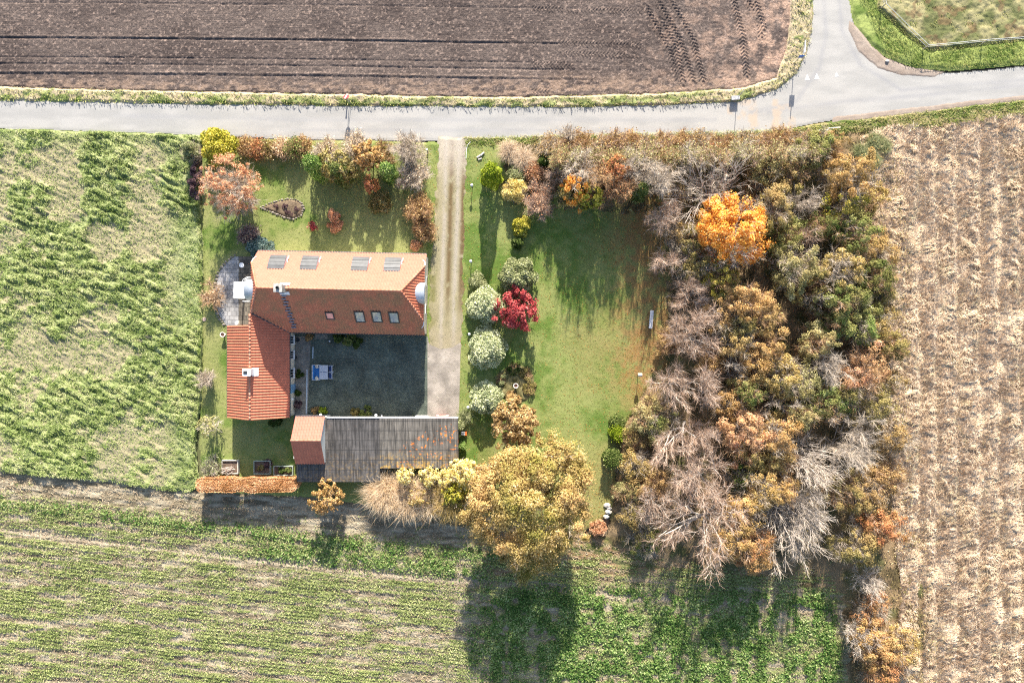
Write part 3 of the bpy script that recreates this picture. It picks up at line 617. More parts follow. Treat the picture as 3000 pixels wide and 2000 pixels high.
# four dormers in the sunlit slope
def loc_h(p): 
    q = Matrix.Rotation(math.radians(1.2), 3, 'Z') @ (Vector(p)-Vector((-19.33, 5.5, 0))); return q
for i, uc in enumerate((813.5, 908, 1056, 1151)):
    x = loc_h(P(uc, 770, 4.6)).x; hw = .86; y0, z0 = 3.95, 4.22; y1, z1 = 2.33, 5.30
    yr = lambda y: E+(HY-y)*(R_-E)/HY
    mb = MB(); F_ = []; n = 8; cs = []
    for j in range(n+1):
        t = j/n; y = y0+(y1-y0)*t; z = z0+(z1-z0)*t+.16*math.sin(PI*t); cs.append((y, z))
    d = MB()
    V = [(x+sx*(hw+.04), y, z+k) for sx in (-1, 1) for k in (0, .05) for y, z in cs]
    m1 = n+1
    d.add(V, [(j, j+1, 2*m1+j+1, 2*m1+j) for j in range(n)]+[(m1+j, 3*m1+j, 3*m1+j+1, m1+j+1) for j in range(n)]+[(j, m1+j, m1+j+1, j+1) for j in range(n)]+[(2*m1+j, 2*m1+j+1, 3*m1+j+1, 3*m1+j) for j in range(n)]+[(0, 2*m1, 3*m1, m1)])
    for k in (.25, .5, .78):
        y = y0+(y1-y0)*k; z = z0+(z1-z0)*k+.16*math.sin(PI*k)+.06; d.box((x, y, z), (2*hw+.08, .035, .012), mi=1)
    body = MB()
    V = [(x+sx*hw, y, z) for sx in (-1, 1) for y, z in ((y0-.12, yr(y0-.12)-.1), (y0-.12, z0+.02), (y1, z1-.03), (y1+.3, yr(y1+.3)-.1))]
    body.add(V, [(0, 1, 2, 3), (7, 6, 5, 4), (0, 4, 5, 1), (1, 5, 6, 2)])
    b_ = body.build('dormer', M_white, house, label='dormer with dark curved lead roof and white cheeks'); 
    d.build('dormer_roof', [M_lead, M_dark], b_)
    fr = MB(); fr.box((x, y0-.10, (yr(y0)+z0)/2), (1.5, .06, z0-yr(y0)-.12)); fr.build('window', M_glass, b_)
    ch = MB(); ch.box((x+hw+.10, y0-.25, z0-.22), (.10, .5, .06), M=Matrix.Rotation(-.35, 3, 'Z')); ch.box((x+hw+.05, y0-.62, z0-.02), (.08, .75, .05), M=Matrix.Rotation(.18, 3, 'Z')); ch.build('flashing', M_white, b_)
# roof windows in the mossy slope
S0, Sorg, Sed, Sup, Snrm = S_sl
def skylight(u0, u1, v0, v1, pane, label):
    c = loc_h(P((u0+u1)/2, (v0+v1)/2, 4.9)); wd = (u1-u0)*.0376*.86; ln = (v1-v0)*.0376*1.5*.86
    t = (c.y+HY)/Sup.y; q = Sorg+Sed*(c.x-Sorg.x)+Sup*t+Snrm*.10; M = frame_M(Sed, Sup, Snrm)
    f = MB()
    for sx in (-1, 1): f.box(q+Sed*sx*(wd/2-.04), (.11, ln, .14), M=M)
    for sy in (-1, 1): f.box(q+Sup*sy*(ln/2-.05), (wd-.03, .13, .12), M=M)
    o = f.build('roof_window', M_dark, house, label=label)
    MB().box(q-Snrm*.01, (wd-.16, ln-.2, .05), M=M).build('pane', pane, o)
def glassy(name, c0, c1):
    m, nt, bs = new_mat(name); nz, cr = noise_col(nt, 1.3, c0, c1, .4, .6, 2); nt.links.new(cr.outputs[0], bs.inputs['Base Color']); bs.inputs['Roughness'].default_value = .08; bs.inputs['Specular IOR Level'].default_value = .8; return m
M_skyglass = glassy('glass_with_painted_sky', (.30, .34, .38), (.62, .60, .46))  # sky reflection painted into the pane colour, bluish to yellowish
skylight(953, 981, 911, 935, glassy('pink_blind_behind_glass', (.62, .25, .20), (.78, .42, .36)), 'small roof window with a pink blind')
for u0, v0 in ((1038, 908), (1088, 908), (1138, 910)): skylight(u0, u0+33, v0, v0+36, M_skyglass, 'large roof window with sky reflection painted on its glass')
# chimney with flashing
cx, cy = -4.95, -.05
ch = MB(); ch.box((cx, cy, 8.2), (.78, .78, 2.1)); ch.box((cx, cy, 9.22), (.9, .9, .12)); c_ = ch.build('chimney', M_conc, house, .02)
MB().lathe([(.17, 0), (.17, .22), (.12, .22), (.12, .02)], (cx, cy, 9.28), 14).build('flue', M_dark, c_)
for sy in (-1, 1):
    sl_ = (S_sl, N_sl)[sy > 0]; _, o_, e_, u_, n_ = sl_
    q = o_+e_*(cx+.15)+u_*((HY-.45)/u_.y*(-sy) if False else (HY-.42)/abs(u_.y))+n_*.09
    MB().box(q, (1.05, .45, .03), M=frame_M(e_, u_, n_)).build('flashing', M_white, c_)
# roof ladder steps
for i in range(13):
    t = .95+i*.46; q = Sorg+Sed*(-5.0+(.05 if i % 2 else -.08))+Sup*(t)+Snrm*.12
    MB().box(q, (.52, .17, .05), M=frame_M(Sed, Sup, Snrm)).box(q-Snrm*.05, (.40, .05, .10), M=frame_M(Sed, Sup, Snrm)).build('roof_step', mat_plain('step_steel', (.16, .20, .27), .6, .1, .1) if i == 0 else bpy.data.materials['step_steel'], house)
# arched dormers in both hips
for sx in (1, -1):
    d = MB(); n = 14; V = []; z0 = 4.75; xa, xb = sx*(HX+.22), sx*(HX-1.45)
    prof = [(1.18*math.cos(PI*j/n), z0+1.15*math.sin(PI*j/n)) for j in range(n+1)]
    V = [(x, y, z) for x in (xa, xb) for y, z in prof]+[(x, y*.94, z0+(z-z0)*.94) for x in (xa, xb) for y, z in prof]; q = n+1
    d.add(V, [(j, j+1, q+j+1, q+j) for j in range(n)]+[(2*q+j, 3*q+j, 3*q+j+1, 2*q+j+1) for j in range(n)]+[(j, 2*q+j, 2*q+j+1, j+1) for j in range(n)])
    o = d.build('arched_dormer', mat_plain('zinc_sheet', (.50, .54, .60), .4, .35, .06, 1.5) if sx == 1 else bpy.data.materials['zinc_sheet'], house, smooth_=True, label='half-round zinc dormer in the east hip' if sx > 0 else 'half-round zinc dormer in the west hip')
    g_ = MB(); V = [(sx*(HX+.06), 0, z0)]+[(sx*(HX+.06), y*.93, z0+(z-z0)*.93) for y, z in prof]
    g_.add(V, [(0, j+1, j+2) for j in range(n)]); g_.build('window', M_glass, o)
    fr = MB(); fr.box((sx*(HX+.10), 0, z0+.03), (.1, 2.2, .1)); fr.box((sx*(HX+.10), 0, z0+.55), (.07, .07, 1.05)); fr.tube([(sx*(HX+.1), y*.93, z0+(z-z0)*.93) for y, z in prof], .05, 6); fr.build('window_frame', M_white, o)
# west balcony
bl = MB(); bx0, bx1 = -12.05, -9.7
for j in range(10): bl.box((bx0+.12+j*.235, .55*0+.05, 2.95), (.222, 1.75, .06))
bal = bl.build('balcony', M_white, house, label='white slatted balcony on the west gable')
MB().box((bx0+1.15, -.85, 2.9), (2.3, .08, .16)).box((bx0+1.15, .95, 2.9), (2.3, .08, .16)).box((bx0, .05, 2.9), (.08, 1.8, .16)).build('balcony_frame', M_white, bal)
for x, y in ((bx0+.08, -.8), (bx0+.08, .9)): MB().box((x, y, 1.42), (.12, .12, 2.84)).build('post', M_white, bal)
for pth in ([(-9.6, -1.25), (-10.7, -1.25)], [(-9.6, 1.45), (-10.25, 1.45), (-10.65, 1.2), (-10.8, .9), (-10.85, .3)]):
    rl = MB()
    for z in (3.9, 3.45): rl.tube([(x, y, z) for x, y in pth], .035, 6)
    for x, y in (pth[-1], pth[len(pth)//2]): rl.tube([(x, y, 2.9), (x, y, 3.9)], .03, 6)
    rl.build('railing', M_white, bal)
# east gable windows and ground floor windows of the main range
for x, y, wx, wy, z, wz in ((HX-.1, 1.6, .06, 1.1, 1.5, 1.1), (HX-.1, -1.6, .06, 1.1, 1.5, 1.1), (-7, HY-.1, 1.2, .06, 1.5, 1.1), (-3, HY-.1, 1.2, .06, 1.5, 1.1), (2, HY-.1, 1.2, .06, 1.5, 1.1), (6.5, HY-.1, 1.2, .06, 1.5, 1.1), (-1.5, -HY+.1, 1.2, .06, 1.5, 1.1), (3.5, -HY+.1, 1.2, .06, 1.5, 1.1), (7.2, -HY+.1, 1.2, .06, 1.5, 1.1)):
    o = MB().box((x, y, z), (wx+.04 if wx < .1 else wx, wy+.04 if wy < .1 else wy, wz)).build('window', M_white, house)
    MB().box((x, y, z), (wx+.08 if wx < .1 else wx-.16, wy+.08 if wy < .1 else wy-.16, wz-.16)).build('pane', M_glass, o)
o = MB().box((-2.9, -HY+.1, 1.02), (1.0, .08, 2.04)).build('door', mat_plain('blue_door_paint', (.07, .18, .32), .5), house, label='blue door to the court'); MB().sphere((-2.55, -HY+.02, 1.0), .04, 8).build('handle', M_steel, o)

# ---- the wing (part of the farmhouse), in world axes then moved into the house frame
Minv = Matrix.Rotation(math.radians(1.2), 4, 'Z') @ Matrix.Translation((19.33, -5.5, 0))
def to_house(o): o.matrix_local = Minv; return o
WX0, WX1, WXC, WE, WR = -32.28, -25.27, -28.78, 2.5, 5.06
WY0, WYW = -8.62, 1.80
m, nt, bs = None, None, None
wl = MB(); prof = [(WX0+.14, 0), (WX1-.14, 0), (WX1-.14, WE-.08), (WXC, WR-.15), (WX0+.14, WE-.08)]
V = [(x, y, z) for y in (WY0+.1, WYW-.12) for x, z in prof]
wl.add(V, [(0, 1, 2, 3, 4), (9, 8, 7, 6, 5), (1, 6, 7, 2), (0, 4, 9, 5), (2, 7, 8, 3), (3, 8, 9, 4), (0, 5, 6, 1)])
to_house(wl.build('wing_wall', M_wall, house))
# east slope runs up into the main slope (valley)
def main_z(y): return E+(HY-abs(y-5.62))*(R_-E)/HY
slE = slope('wing_roof', house, M_tilew, (WX1, 0, WE), (0, 1, 0), [(WX1, WY0, WE), (WX1, 1.15, WE), (WXC, 3.25, WR), (WXC, WY0, WR)])
slW = slope('wing_roof', house, M_tilew, (WX0, 0, WE), (0, 1, 0), [(WX0, WY0, WE), (WX0, WYW, WE), (WXC, WYW, WR), (WXC, WY0, WR)])
for s_ in (slE, slW): to_house(s_[0])
slE[0]['label'] = 'red tiled wing slope facing the court'; slW[0]['label'] = 'red tiled wing slope facing the meadow'
to_house(ridge_line('ridge_tiles', house, [((WXC, WY0, WR+.03), (WXC, 3.0, WR+.03))]))
to_house(MB().tube([(WX1-.03, 1.05, WE+.07), (WXC+.1, 3.16, WR+.05)], .07, 6).build('valley', M_lead, house))
for x in (WX0-.06, WX1+.06): to_house(MB().tube([(x, WY0, WE-.05), (x, WYW if x < -30 else 1.0, WE-.05)], .07, 8).build('gutter', M_lead, house))
to_house(MB().add([(WX0, WY0-.03, WE-.05), (WXC, WY0-.03, WR-.02), (WX1, WY0-.03, WE-.05), (WX1, WY0-.03, WE+.1), (WXC, WY0-.03, WR+.12), (WX0, WY0-.03, WE+.1)], [(0, 1, 4, 5), (1, 2, 3, 4)]).build('verge_board', M_ridge, house))
ch = MB(); ch.box((WXC+.02, -3.35, 5.3), (.75, .66, 1.5)); ch.box((WXC+.02, -3.35, 6.02), (.88, .80, .1)); c_ = to_house(ch.build('chimney', M_white, house, .02))
MB().box((WXC-.1, -3.35, 6.09), (.42, .34, .08)).build('flue', M_dark, c_); MB().box((WXC+.5, -3.35, 4.83), (.7, .9, .04), M=Matrix.Rotation(math.radians(36), 3, 'Y')).build('flashing', M_white, c_)
for v0, v1 in ((983, 1008), (1027, 1051), (1079, 1107)):
    y = (1000-(v0+v1)/2)*.04*.98; ln = (v1-v0)*.04*.98
    o = to_house(MB().box((WX1-.11, y, 1.5), (.10, ln, 1.35)).box((WX1-.02, y, .79), (.2, ln+.1, .06)).build('window', M_white, house))
    for k in (-1, 0, 1):
        MB().box((WX1-.07, y+k*ln*.30, 1.5), (.08, ln*.24, 1.1)).build('pane', M_glass, o)
y = (1000-1139)*.04*.98
o = to_house(MB().box((WX1-.1, y, 1.03), (.12, 1.0, 2.06)).build('door', mat_plain('pale_blue_paint', (.18, .36, .56), .5), house, label='pale blue door in the wing')); MB().sphere((WX1+.0, y-.35, 1.0), .045, 8).build('handle', M_steel, o)

# ---- outbuilding: tall tiled store plus corrugated barn
def mat_corr(name, c, lichen, yel):
    m, nt, bs = new_mat(name); bs.inputs['Roughness'].default_value = .75
    nz, cr = noise_col(nt, 1.4, [k*.82 for k in c], [k*1.2 for k in c], .32, .7, 10)
    n2, c2 = noise_col(nt, 3.4, (0, 0, 0), (1, 1, 1), .60, .63, 4)
    n3, c3 = noise_col(nt, .30, (0, 0, 0), (1, 1, 1), .50, .58, 2)
    mu = N(nt, 'ShaderNodeMath', operation='MULTIPLY'); nt.links.new(c2.outputs[0], mu.inputs[0]); nt.links.new(c3.outputs[0], mu.inputs[1])
    m2 = N(nt, 'ShaderNodeMath', operation='MULTIPLY'); m2.inputs[1].default_value = lichen; nt.links.new(mu.outputs[0], m2.inputs[0])
    mx = N(nt, 'ShaderNodeMix', data_type='RGBA'); nt.links.new(m2.outputs[0], mx.inputs[0]); nt.links.new(cr.outputs[0], mx.inputs[6]); mx.inputs[7].default_value = (.75, .22, .03, 1)
    # sparse pale specks
    n4, c4 = noise_col(nt, 9, (0, 0, 0), (1, 1, 1), .70, .74, 2); m4 = N(nt, 'ShaderNodeMath', operation='MULTIPLY'); m4.inputs[1].default_value = .6; nt.links.new(c4.outputs[0], m4.inputs[0])
    mx2 = N(nt, 'ShaderNodeMix', data_type='RGBA'); nt.links.new(m4.outputs[0], mx2.inputs[0]); nt.links.new(mx.outputs[2], mx2.inputs[6]); mx2.inputs[7].default_value = (.42, .36, .24, 1)
    # moss yellowing at the low southern strip (object y)
    tc = N(nt, 'ShaderNodeTexCoord'); sp = N(nt, 'ShaderNodeSeparateXYZ'); nt.links.new(tc.outputs['Object'], sp.inputs[0])
    mr = N(nt, 'ShaderNodeMapRange'); mr.inputs[1].default_value = -12.2; mr.inputs[2].default_value = -14.4; nt.links.new(sp.outputs[1], mr.inputs[0])
    n5, c5 = noise_col(nt, 3.2, (0, 0, 0), (1, 1, 1), .5, .6, 6); m5 = N(nt, 'ShaderNodeMath', operation='MULTIPLY'); nt.links.new(mr.outputs[0], m5.inputs[0]); nt.links.new(c5.outputs[0], m5.inputs[1])
    m6 = N(nt, 'ShaderNodeMath', operation='MULTIPLY'); m6.inputs[1].default_value = yel; nt.links.new(m5.outputs[0], m6.inputs[0])
    mx3 = N(nt, 'ShaderNodeMix', data_type='RGBA'); nt.links.new(m6.outputs[0], mx3.inputs[0]); nt.links.new(mx2.outputs[2], mx3.inputs[6]); mx3.inputs[7].default_value = (.42, .26, .06, 1)
    # streaks down the sheets and dark dirt along each sheet overlap
    mp = N(nt, 'ShaderNodeMapping'); mp.inputs['Scale'].default_value = (7.5, .45, 1); nt.links.new(tc.outputs['Object'], mp.inputs[0])
    n7, c7 = noise_col(nt, 1.0, [.55]*3, [1.5]*3, .36, .64, 2, mp.outputs[0])
    mm = N(nt, 'ShaderNodeMix', data_type='RGBA', blend_type='MULTIPLY'); mm.inputs[0].default_value = 1; nt.links.new(mx3.outputs[2], mm.inputs[6]); nt.links.new(c7.outputs[0], mm.inputs[7])
    a1 = N(nt, 'ShaderNodeMath', operation='DIVIDE'); a1.inputs[1].default_value = 1.127; nt.links.new(sp.outputs[1], a1.inputs[0])
    a2 = N(nt, 'ShaderNodeMath', operation='FRACT'); nt.links.new(a1.outputs[0], a2.inputs[0])
    a3 = N(nt, 'ShaderNodeMath', operation='LESS_THAN'); a3.inputs[1].default_value = .075; nt.links.new(a2.outputs[0], a3.inputs[0])
    a4 = N(nt, 'ShaderNodeMath', operation='MULTIPLY'); a4.inputs[1].default_value = .7; nt.links.new(a3.outputs[0], a4.inputs[0])
    m8 = N(nt, 'ShaderNodeMix', data_type='RGBA'); nt.links.new(a4.outputs[0], m8.inputs[0]); nt.links.new(mm.outputs[2], m8.inputs[6]); m8.inputs[7].default_value = (.03, .03, .03, 1)
    nt.links.new(m8.outputs[2], bs.inputs['Base Color']); return m
barn = tag(empty('barn', (0, 0, 0)), 'long low barn with corrugated roofs and a small orange-tiled store at its west end', 'barn')
BX0, BXS, BX1 = -24.58, -15.02, -6.1; BN, BS1, BS2 = -8.62, -16.0, -14.42; ZN = 2.62
def zr(y): return ZN-(BN-y)*.075
sA = slope('barn_roof', barn, mat_corr('grey_fibre_sheet', (.088, .081, .076), .1, .2), (BX0, BS1, zr(BS1)), (1, 0, 0), [(BX0, BS1, zr(BS1)), (BXS, BS1, zr(BS1)), (BXS, BN, ZN), (BX0, BN, ZN)], .177, .045, 1.13, .02, mode='corr')
sB = slope('barn_roof', barn, mat_corr('lichen_fibre_sheet', (.135, .122, .105), 1.0, .9), (BXS, BS2, zr(BS2)+.06), (1, 0, 0), [(BXS+.0, BS2, zr(BS2)+.06), (BX1, BS2, zr(BS2)+.06), (BX1, BN-.05, ZN+.06), (BXS, BN-.05, ZN+.06)], .177, .045, 1.13, .02, mode='corr')
sA[0]['label'] = 'dark grey corrugated sheet roof'; sB[0]['label'] = 'lighter corrugated roof with orange lichen patches'
MB().box(((BX0+3.6+BX1)/2, BN+.04, ZN+.03), (BX1-BX0-3.6, .14, .16)).build('fascia', M_white, barn)
for y0, x0, x1 in ((BS1, BX0, BXS), (BS2, BXS, BX1)): MB().box(((x0+x1)/2, y0, zr(y0)-.06), (x1-x0, .06, .1)).build('fascia', M_dark, barn)
M_plank = mat_plain('dark_planks', (.07, .06, .055), .85, 0, .3, 5, .01)
bw = MB(); 
bw.box(((BX0+BXS)/2, BS1+.2, 1.0), (BXS-BX0-.3, .12, 2.0)); bw.box((BX0+.15, (BN+BS1)/2, 1.0), (.12, BN-BS1-.3, 2.0)); bw.box(((BXS+BX1)/2, BS2+.2, 1.05), (BX1-BXS, .12, 2.1)); bw.box((BX1-.15, (BN+BS2)/2-.3, 1.05), (.12, BN-BS2-1, 2.1))
bw.box((BXS, (BN+BS1)/2, 1.0), (.12, BN-BS1-1, 2.0)); bw.build('wall', M_plank, barn)
bw = MB(); bw.box(((BX0+3.5-13.2)/2, BN-.45, 1.2), (-13.2-BX0-3.5, .12, 2.4)); bw.build('front_wall', M_wall, barn)
for x in (-12.9, -9.6, BX1-.2): MB().box((x, BN-.25, 1.25), (.14, .14, 2.5)).build('post', M_white, barn)
# tiled store
AX0, AX1, AN, AS, AE, AR = -24.5, -21.17, -8.49, -13.81, 2.78, 4.5; AC = (AN+AS)/2+.2
aw = MB(); V = [(x, y, z) for x in (AX0+.08, AX1-.06) for y, z in ((AS+.08, 0), (AN-.08, 0), (AN-.08, AE-.06), (AC, AR-.09), (AS+.08, AE-.06))]
aw.add(V, [(0, 1, 2, 3, 4), (9, 8, 7, 6, 5), (1, 6, 7, 2), (0, 4, 9, 5), (2, 7, 8, 3), (3, 8, 9, 4)])
aw.build('store_wall', mat_plain('pale_boards', (.62, .64, .62), .8, 0, .08, 3), barn)
o1 = slope('store_roof', barn, M_tile, (AX0, AN, AE), (1, 0, 0), [(AX0, AN, AE), (AX1, AN, AE), (AX1, AC, AR), (AX0, AC, AR)])[0]
o2 = slope('store_roof', barn, M_tilew, (AX0, AS, AE), (1, 0, 0), [(AX0, AS, AE), (AX1, AS, AE), (AX1, AC, AR), (AX0, AC, AR)])[0]
o1['label'] = 'bright orange tiled slope'; o2['label'] = 'shaded dark red tiled slope'
ridge_line('ridge_tiles', barn, [((AX0, AC, AR+.03), (AX1, AC, AR+.03))])
MB().tube([(AX0, AN+.07, AE-.05), (AX1, AN+.07, AE-.05)], .07, 8).build('gutter', M_lead, barn)
o = MB().box((AX0-.02, -12.85, 1.45), (.12, 1.05, 1.1)).build('window', M_white, barn); MB().box((AX0-.04, -12.85, 1.45), (.12, .85, .9)).build('pane', M_glass, o)
tag(MB().box((AX0-.42, -12.95, .55), (.62, 1.1, .9)).box((AX0-.42, -12.95, 1.03), (.7, 1.2, .06), mi=1).build('storage_box', [M_conc, M_white], bevel=.02), 'white lidded storage box against the tiled store wall', 'box')
# ------------------------------------------------------------------ objects in the court and garden
def car(u, v, name, paint, label, rz=0, dy=0):
    p = P(u, v); root = empty(name, (p.x, p.y+dy, .08), rz); tag(root, label, 'car', 'cars parked under the barn roof')
    prof = [(-2.0, .35), (-2.05, .75), (-1.95, 1.0), (-1.55, 1.38), (-.9, 1.48), (.2, 1.46), (.95, 1.02), (1.75, .86), (2.02, .62), (2.02, .35)]
    W = [.80, .84, .84, .66, .62, .62, .76, .80, .74, .74]
    mb = MB(); n = len(prof)
    V = [(sx*w_, y, z) for sx in (-1, 1) for (y, z), w_ in zip(prof, W)]
    mb.add(V, [tuple(range(n))[::-1], tuple(range(n, 2*n))]+[(j, (j+1) % n, n+(j+1) % n, n+j) for j in range(n)])
    mb.build('body', paint, root, .05)
    gl = MB(); 
    for (a, b) in ((5, 6), (2, 3)):
        A, B = prof[a], prof[b]; wa, wb = W[a]*.9, W[b]*.9; s = .03
        A2 = (A[0]*.94+B[0]*.06, A[1]*.94+B[1]*.06+s); B2 = (B[0]*.94+A[0]*.06, B[1]*.94+A[1]*.06+s); q = s if a == 5 else -s
        gl.add([(-wa, A2[0]+q, A2[1]), (wa, A2[0]+q, A2[1]), (wb, B2[0]+q, B2[1]), (-wb, B2[0]+q, B2[1])], [(0, 1, 2, 3)])
    for sx in (-1, 1): gl.add([(sx*.80, .8, 1.06), (sx*.80, -1.6, 1.06), (sx*.69, -1.3, 1.36), (sx*.66, .15, 1.4)], [(0, 1, 2, 3)])
    gl.build('windows', M_glass, root)
    for sx in (-1, 1):
        for y in (-1.3, 1.3):
            wl = MB().tube([(sx*.66, y, .31), (sx*.86, y, .31)], .31, 18).build('wheel', M_dark, root); MB().tube([(sx*.85, y, .31), (sx*.875, y, .31)], .19, 12).build('rim', M_steel, wl)
        MB().sphere((sx*.58, 1.93, .68), .13, 10, sq=(1.3, .6, .7)).build('headlight', M_white, root)
        MB().box((sx*.66, -2.02, .85), (.2, .06, .16)).build('tail_light', mat_plain('tail_red', (.5, .02, .02), .3) if 'tail_red' not in bpy.data.materials else bpy.data.materials['tail_red'], root)
        MB().box((sx*.93, .75, 1.05), (.16, .10, .1)).build('mirror', paint, root)
    return root
def carpaint(name, c):
    m, nt, bs = new_mat(name); bs.inputs['Base Color'].default_value = (*c, 1); bs.inputs['Roughness'].default_value = .3; bs.inputs['Coat Weight'].default_value = .6; bs.inputs['Metallic'].default_value = .2; return m
car(1238, 1222, 'parked_car', carpaint('silver_red_paint', (.62, .60, .60)), 'silver car with only its nose showing under the barn roof', 0, -1.72)
car(1298, 1222, 'parked_car', carpaint('red_car_paint', (.45, .05, .04)), 'red car with its windscreen end showing under the barn roof', 0, -1.62)

# patio set: sofa, table, two chairs
M_blue = mat_plain('blue_cushion', (.04, .20, .50), .85, 0, .15, 5); M_navy = mat_plain('navy_cloth', (.02, .05, .16), .85, 0, .2, 5); M_cream = mat_plain('cream_cloth', (.72, .64, .50), .9, 0, .1, 6); M_ptop = mat_plain('pale_wood_top', (.50, .53, .58), .6, 0, .1, 8)
M_ptw = mat_plain('pale_painted_wood', (.60, .66, .74), .6)
p = P(932, 1090); so = tag(empty('garden_sofa', (p.x, p.y, .125)), 'pale wooden garden sofa with bright blue cushions in the court', 'sofa')
MB().box((0, 0, .36), (.72, 1.74, .08)).build('seat_frame', M_ptw, so); MB().box((.04, 0, .45), (.64, 1.62, .12)).build('cushion', M_blue, so, .03); MB().box((-.27, 0, .66), (.14, 1.6, .42)).build('back_cushion', M_blue, so, .04)
MB().box((-.39, 0, .60), (.06, 1.78, .72)).build('backrest', M_ptw, so)
for sy in (-1, 1): MB().box((0, sy*.87, .58), (.74, .07, .06)).build('armrest', M_ptw, so)
for sx in (-1, 1):
    for sy in (-1, 1): MB().box((sx*.34, sy*.85, .28), (.06, .06, .56)).build('leg', M_ptw, so)
for v, rz, lb in ((1073, .12, 'cream cushion on the upper end of the blue sofa'), (1108, .7, 'cream cushion tilted on the lower end of the blue sofa')):
    q = P(928, v, .8); o = MB().box((0, 0, 0), (.40, .42, .14), M=Matrix.Rotation(-.5, 3, 'Y')).build('scatter_cushion', M_cream, None, .05); o.location = (q.x, q.y, .125+.66); o.rotation_euler = (0, 0, rz); tag(o, lb, 'cushion')
p = P(954, 1089); tb = tag(empty('garden_table', (p.x, p.y, .125)), 'pale grey rectangular garden table between the blue sofa and the chairs', 'table')
mb = MB()
for k in (-1, 1): mb.box((0, k*.415, .74), (.98, .82, .04))
mb.build('tabletop', M_ptop, tb, .008)
for sx in (-1, 1):
    for sy in (-1, 1): MB().box((sx*.42, sy*.74, .36), (.06, .06, .72)).build('leg', M_ptw, tb)
MB().box((0, 0, .765), (.75, .05, .012)).build('centre_gap', M_navy, tb)
for v, lb in ((1079, 'white folding chair with navy seat, the upper one beside the table'), (1099, 'white folding chair with navy seat, the lower one beside the table')):
    p = P(973, v); c = tag(empty('garden_chair', (p.x, p.y, .125)), lb, 'chair', 'chairs at the garden table')
    MB().box((-.06, 0, .44), (.44, .60, .05)).build('seat', M_navy, c, .01)
    MB().box((.20, 0, .74), (.05, .72, .08)).box((.18, 0, .56), (.04, .66, .06)).build('backrest', M_ptw, c)
    for sy in (-1, 1):
        MB().box((.02, sy*.36, .46), (.56, .05, .04)).build('seat_rail', M_ptw, c)
        for sx in (-1, 1): MB().tube([(sx*.20, sy*.33, 0), (sx*.22-.02, sy*.33, .72 if sx > 0 else .46)], .022, 6).build('leg', M_ptw, c)
# garden lamps
M_globe = mat_plain('opal_globe', (.85, .86, .88), .25, 0, .02)
LP = [(1384, 550, 1.05, 'white globe garden lamp on the strip beside the drive nearest the road'), (1381, 769, 1.05, 'white globe garden lamp above the pale variegated bushes'),
      (1377, 979, 1.0, 'white globe garden lamp next to the round pale bush'), (1373, 1190, .9, 'white globe garden lamp by the spiky clump near the barn'),
      (866, 1166, 1.0, 'white globe lamp by the wall of the wing'), (953, 1210, 1.7, 'white globe lamp at the corner of the tiled store'), (1111, 1211, 1.7, 'white globe lamp halfway along the barn front'), (1126, 1213, 1.4, 'small white globe lamp just beside the one on the barn front'), (970, 999, .5, 'small white globe light by the dark bushes of the house')]
for u, v, h, lb in LP:
    p = P(u, v); L = tag(empty('garden_lamp', (p.x, p.y, .08)), lb, 'garden lamp', 'white globe garden lamps'); rr = .17 if h > .6 else .1
    if 'small' in lb: rr = .1
    MB().tube([(0, 0, 0), (0, 0, h)], .035, 8).build('pole', M_dark, L); MB().lathe([(.09, 0), (.06, .06)], n=10).build('base', M_dark, L)
    MB().sphere((0, 0, h+rr*.9), rr, 16).build('globe', M_globe, L, smooth_=True)
# urns, table, small things
def thing_mesh(name, mb, mats, u, v, z, label, cat, rz=0, bevel=0, smooth_=False):
    o = mb.build(name, mats, None, bevel, smooth_); p = P(u, v); o.location = (p.x, p.y, z); o.rotation_euler = (0, 0, rz); return tag(o, label, cat)
M_stone = mat_plain('pale_stone', (.66, .60, .55), .85, 0, .15, 5, .01); M_soil2 = mat_plain('pot_soil', (.10, .045, .03), .95)
def urn(u, v, h, label):
    p = P(u, v); r_ = tag(empty('stone_urn', (p.x, p.y, .1)), label, 'urn')
    MB().lathe([(.16, 0), (.16, .06), (.09, .12), (.08, h*.45), (.15, h*.55), (.27, h*.85), (.31, h), (.22, h), (.20, h*.9)], n=18).build('bowl', M_stone, r_, smooth_=False)
    MB().lathe([(.20, h*.86), (.205, h*.92)], n=14).build('soil', M_soil2, r_)
urn(1511, 1128, .9, 'pale stone urn in the middle of the round weedy bed'); urn(660, 980, .7, 'pale round urn at the west corner of the wing')
p = P(716, 779); t_ = tag(empty('bistro_table', (p.x, p.y, .14)), 'round white bistro table on the terrace by the grey bush', 'table')
MB().lathe([(.29, .70), (.29, .73)], n=24).build('tabletop', M_globe, t_); MB().tube([(0, 0, 0), (0, 0, .7)], .03, 8).build('leg', M_white, t_); MB().lathe([(.18, 0), (.14, .03)], n=16).build('base', M_white, t_)
thing_mesh('flower_pot', MB().lathe([(.13, 0), (.18, .3), (.14, .3), (.13, .22)], n=16), M_globe, 697, 947, .14, 'small white pot at the south end of the terrace', 'pot')
thing_mesh('stepping_stone', MB().lathe([(.24, 0), (.23, .05)], n=14), mat_plain('pink_slab', (.55, .40, .34), .9), 600, 935, .1, 'round pinkish stepping slab in the grass west of the terrace', 'slab')
for u, v, lb in ((875, 996, 'dark round planter in the court corner beside the wing'), (868, 1047, 'small dark planter against the middle of the wing wall')):
    thing_mesh('planter', MB().lathe([(.16, 0), (.24, .36), (.18, .36), (.17, .3)], n=16), M_dark, u, v, .13, lb, 'planter')
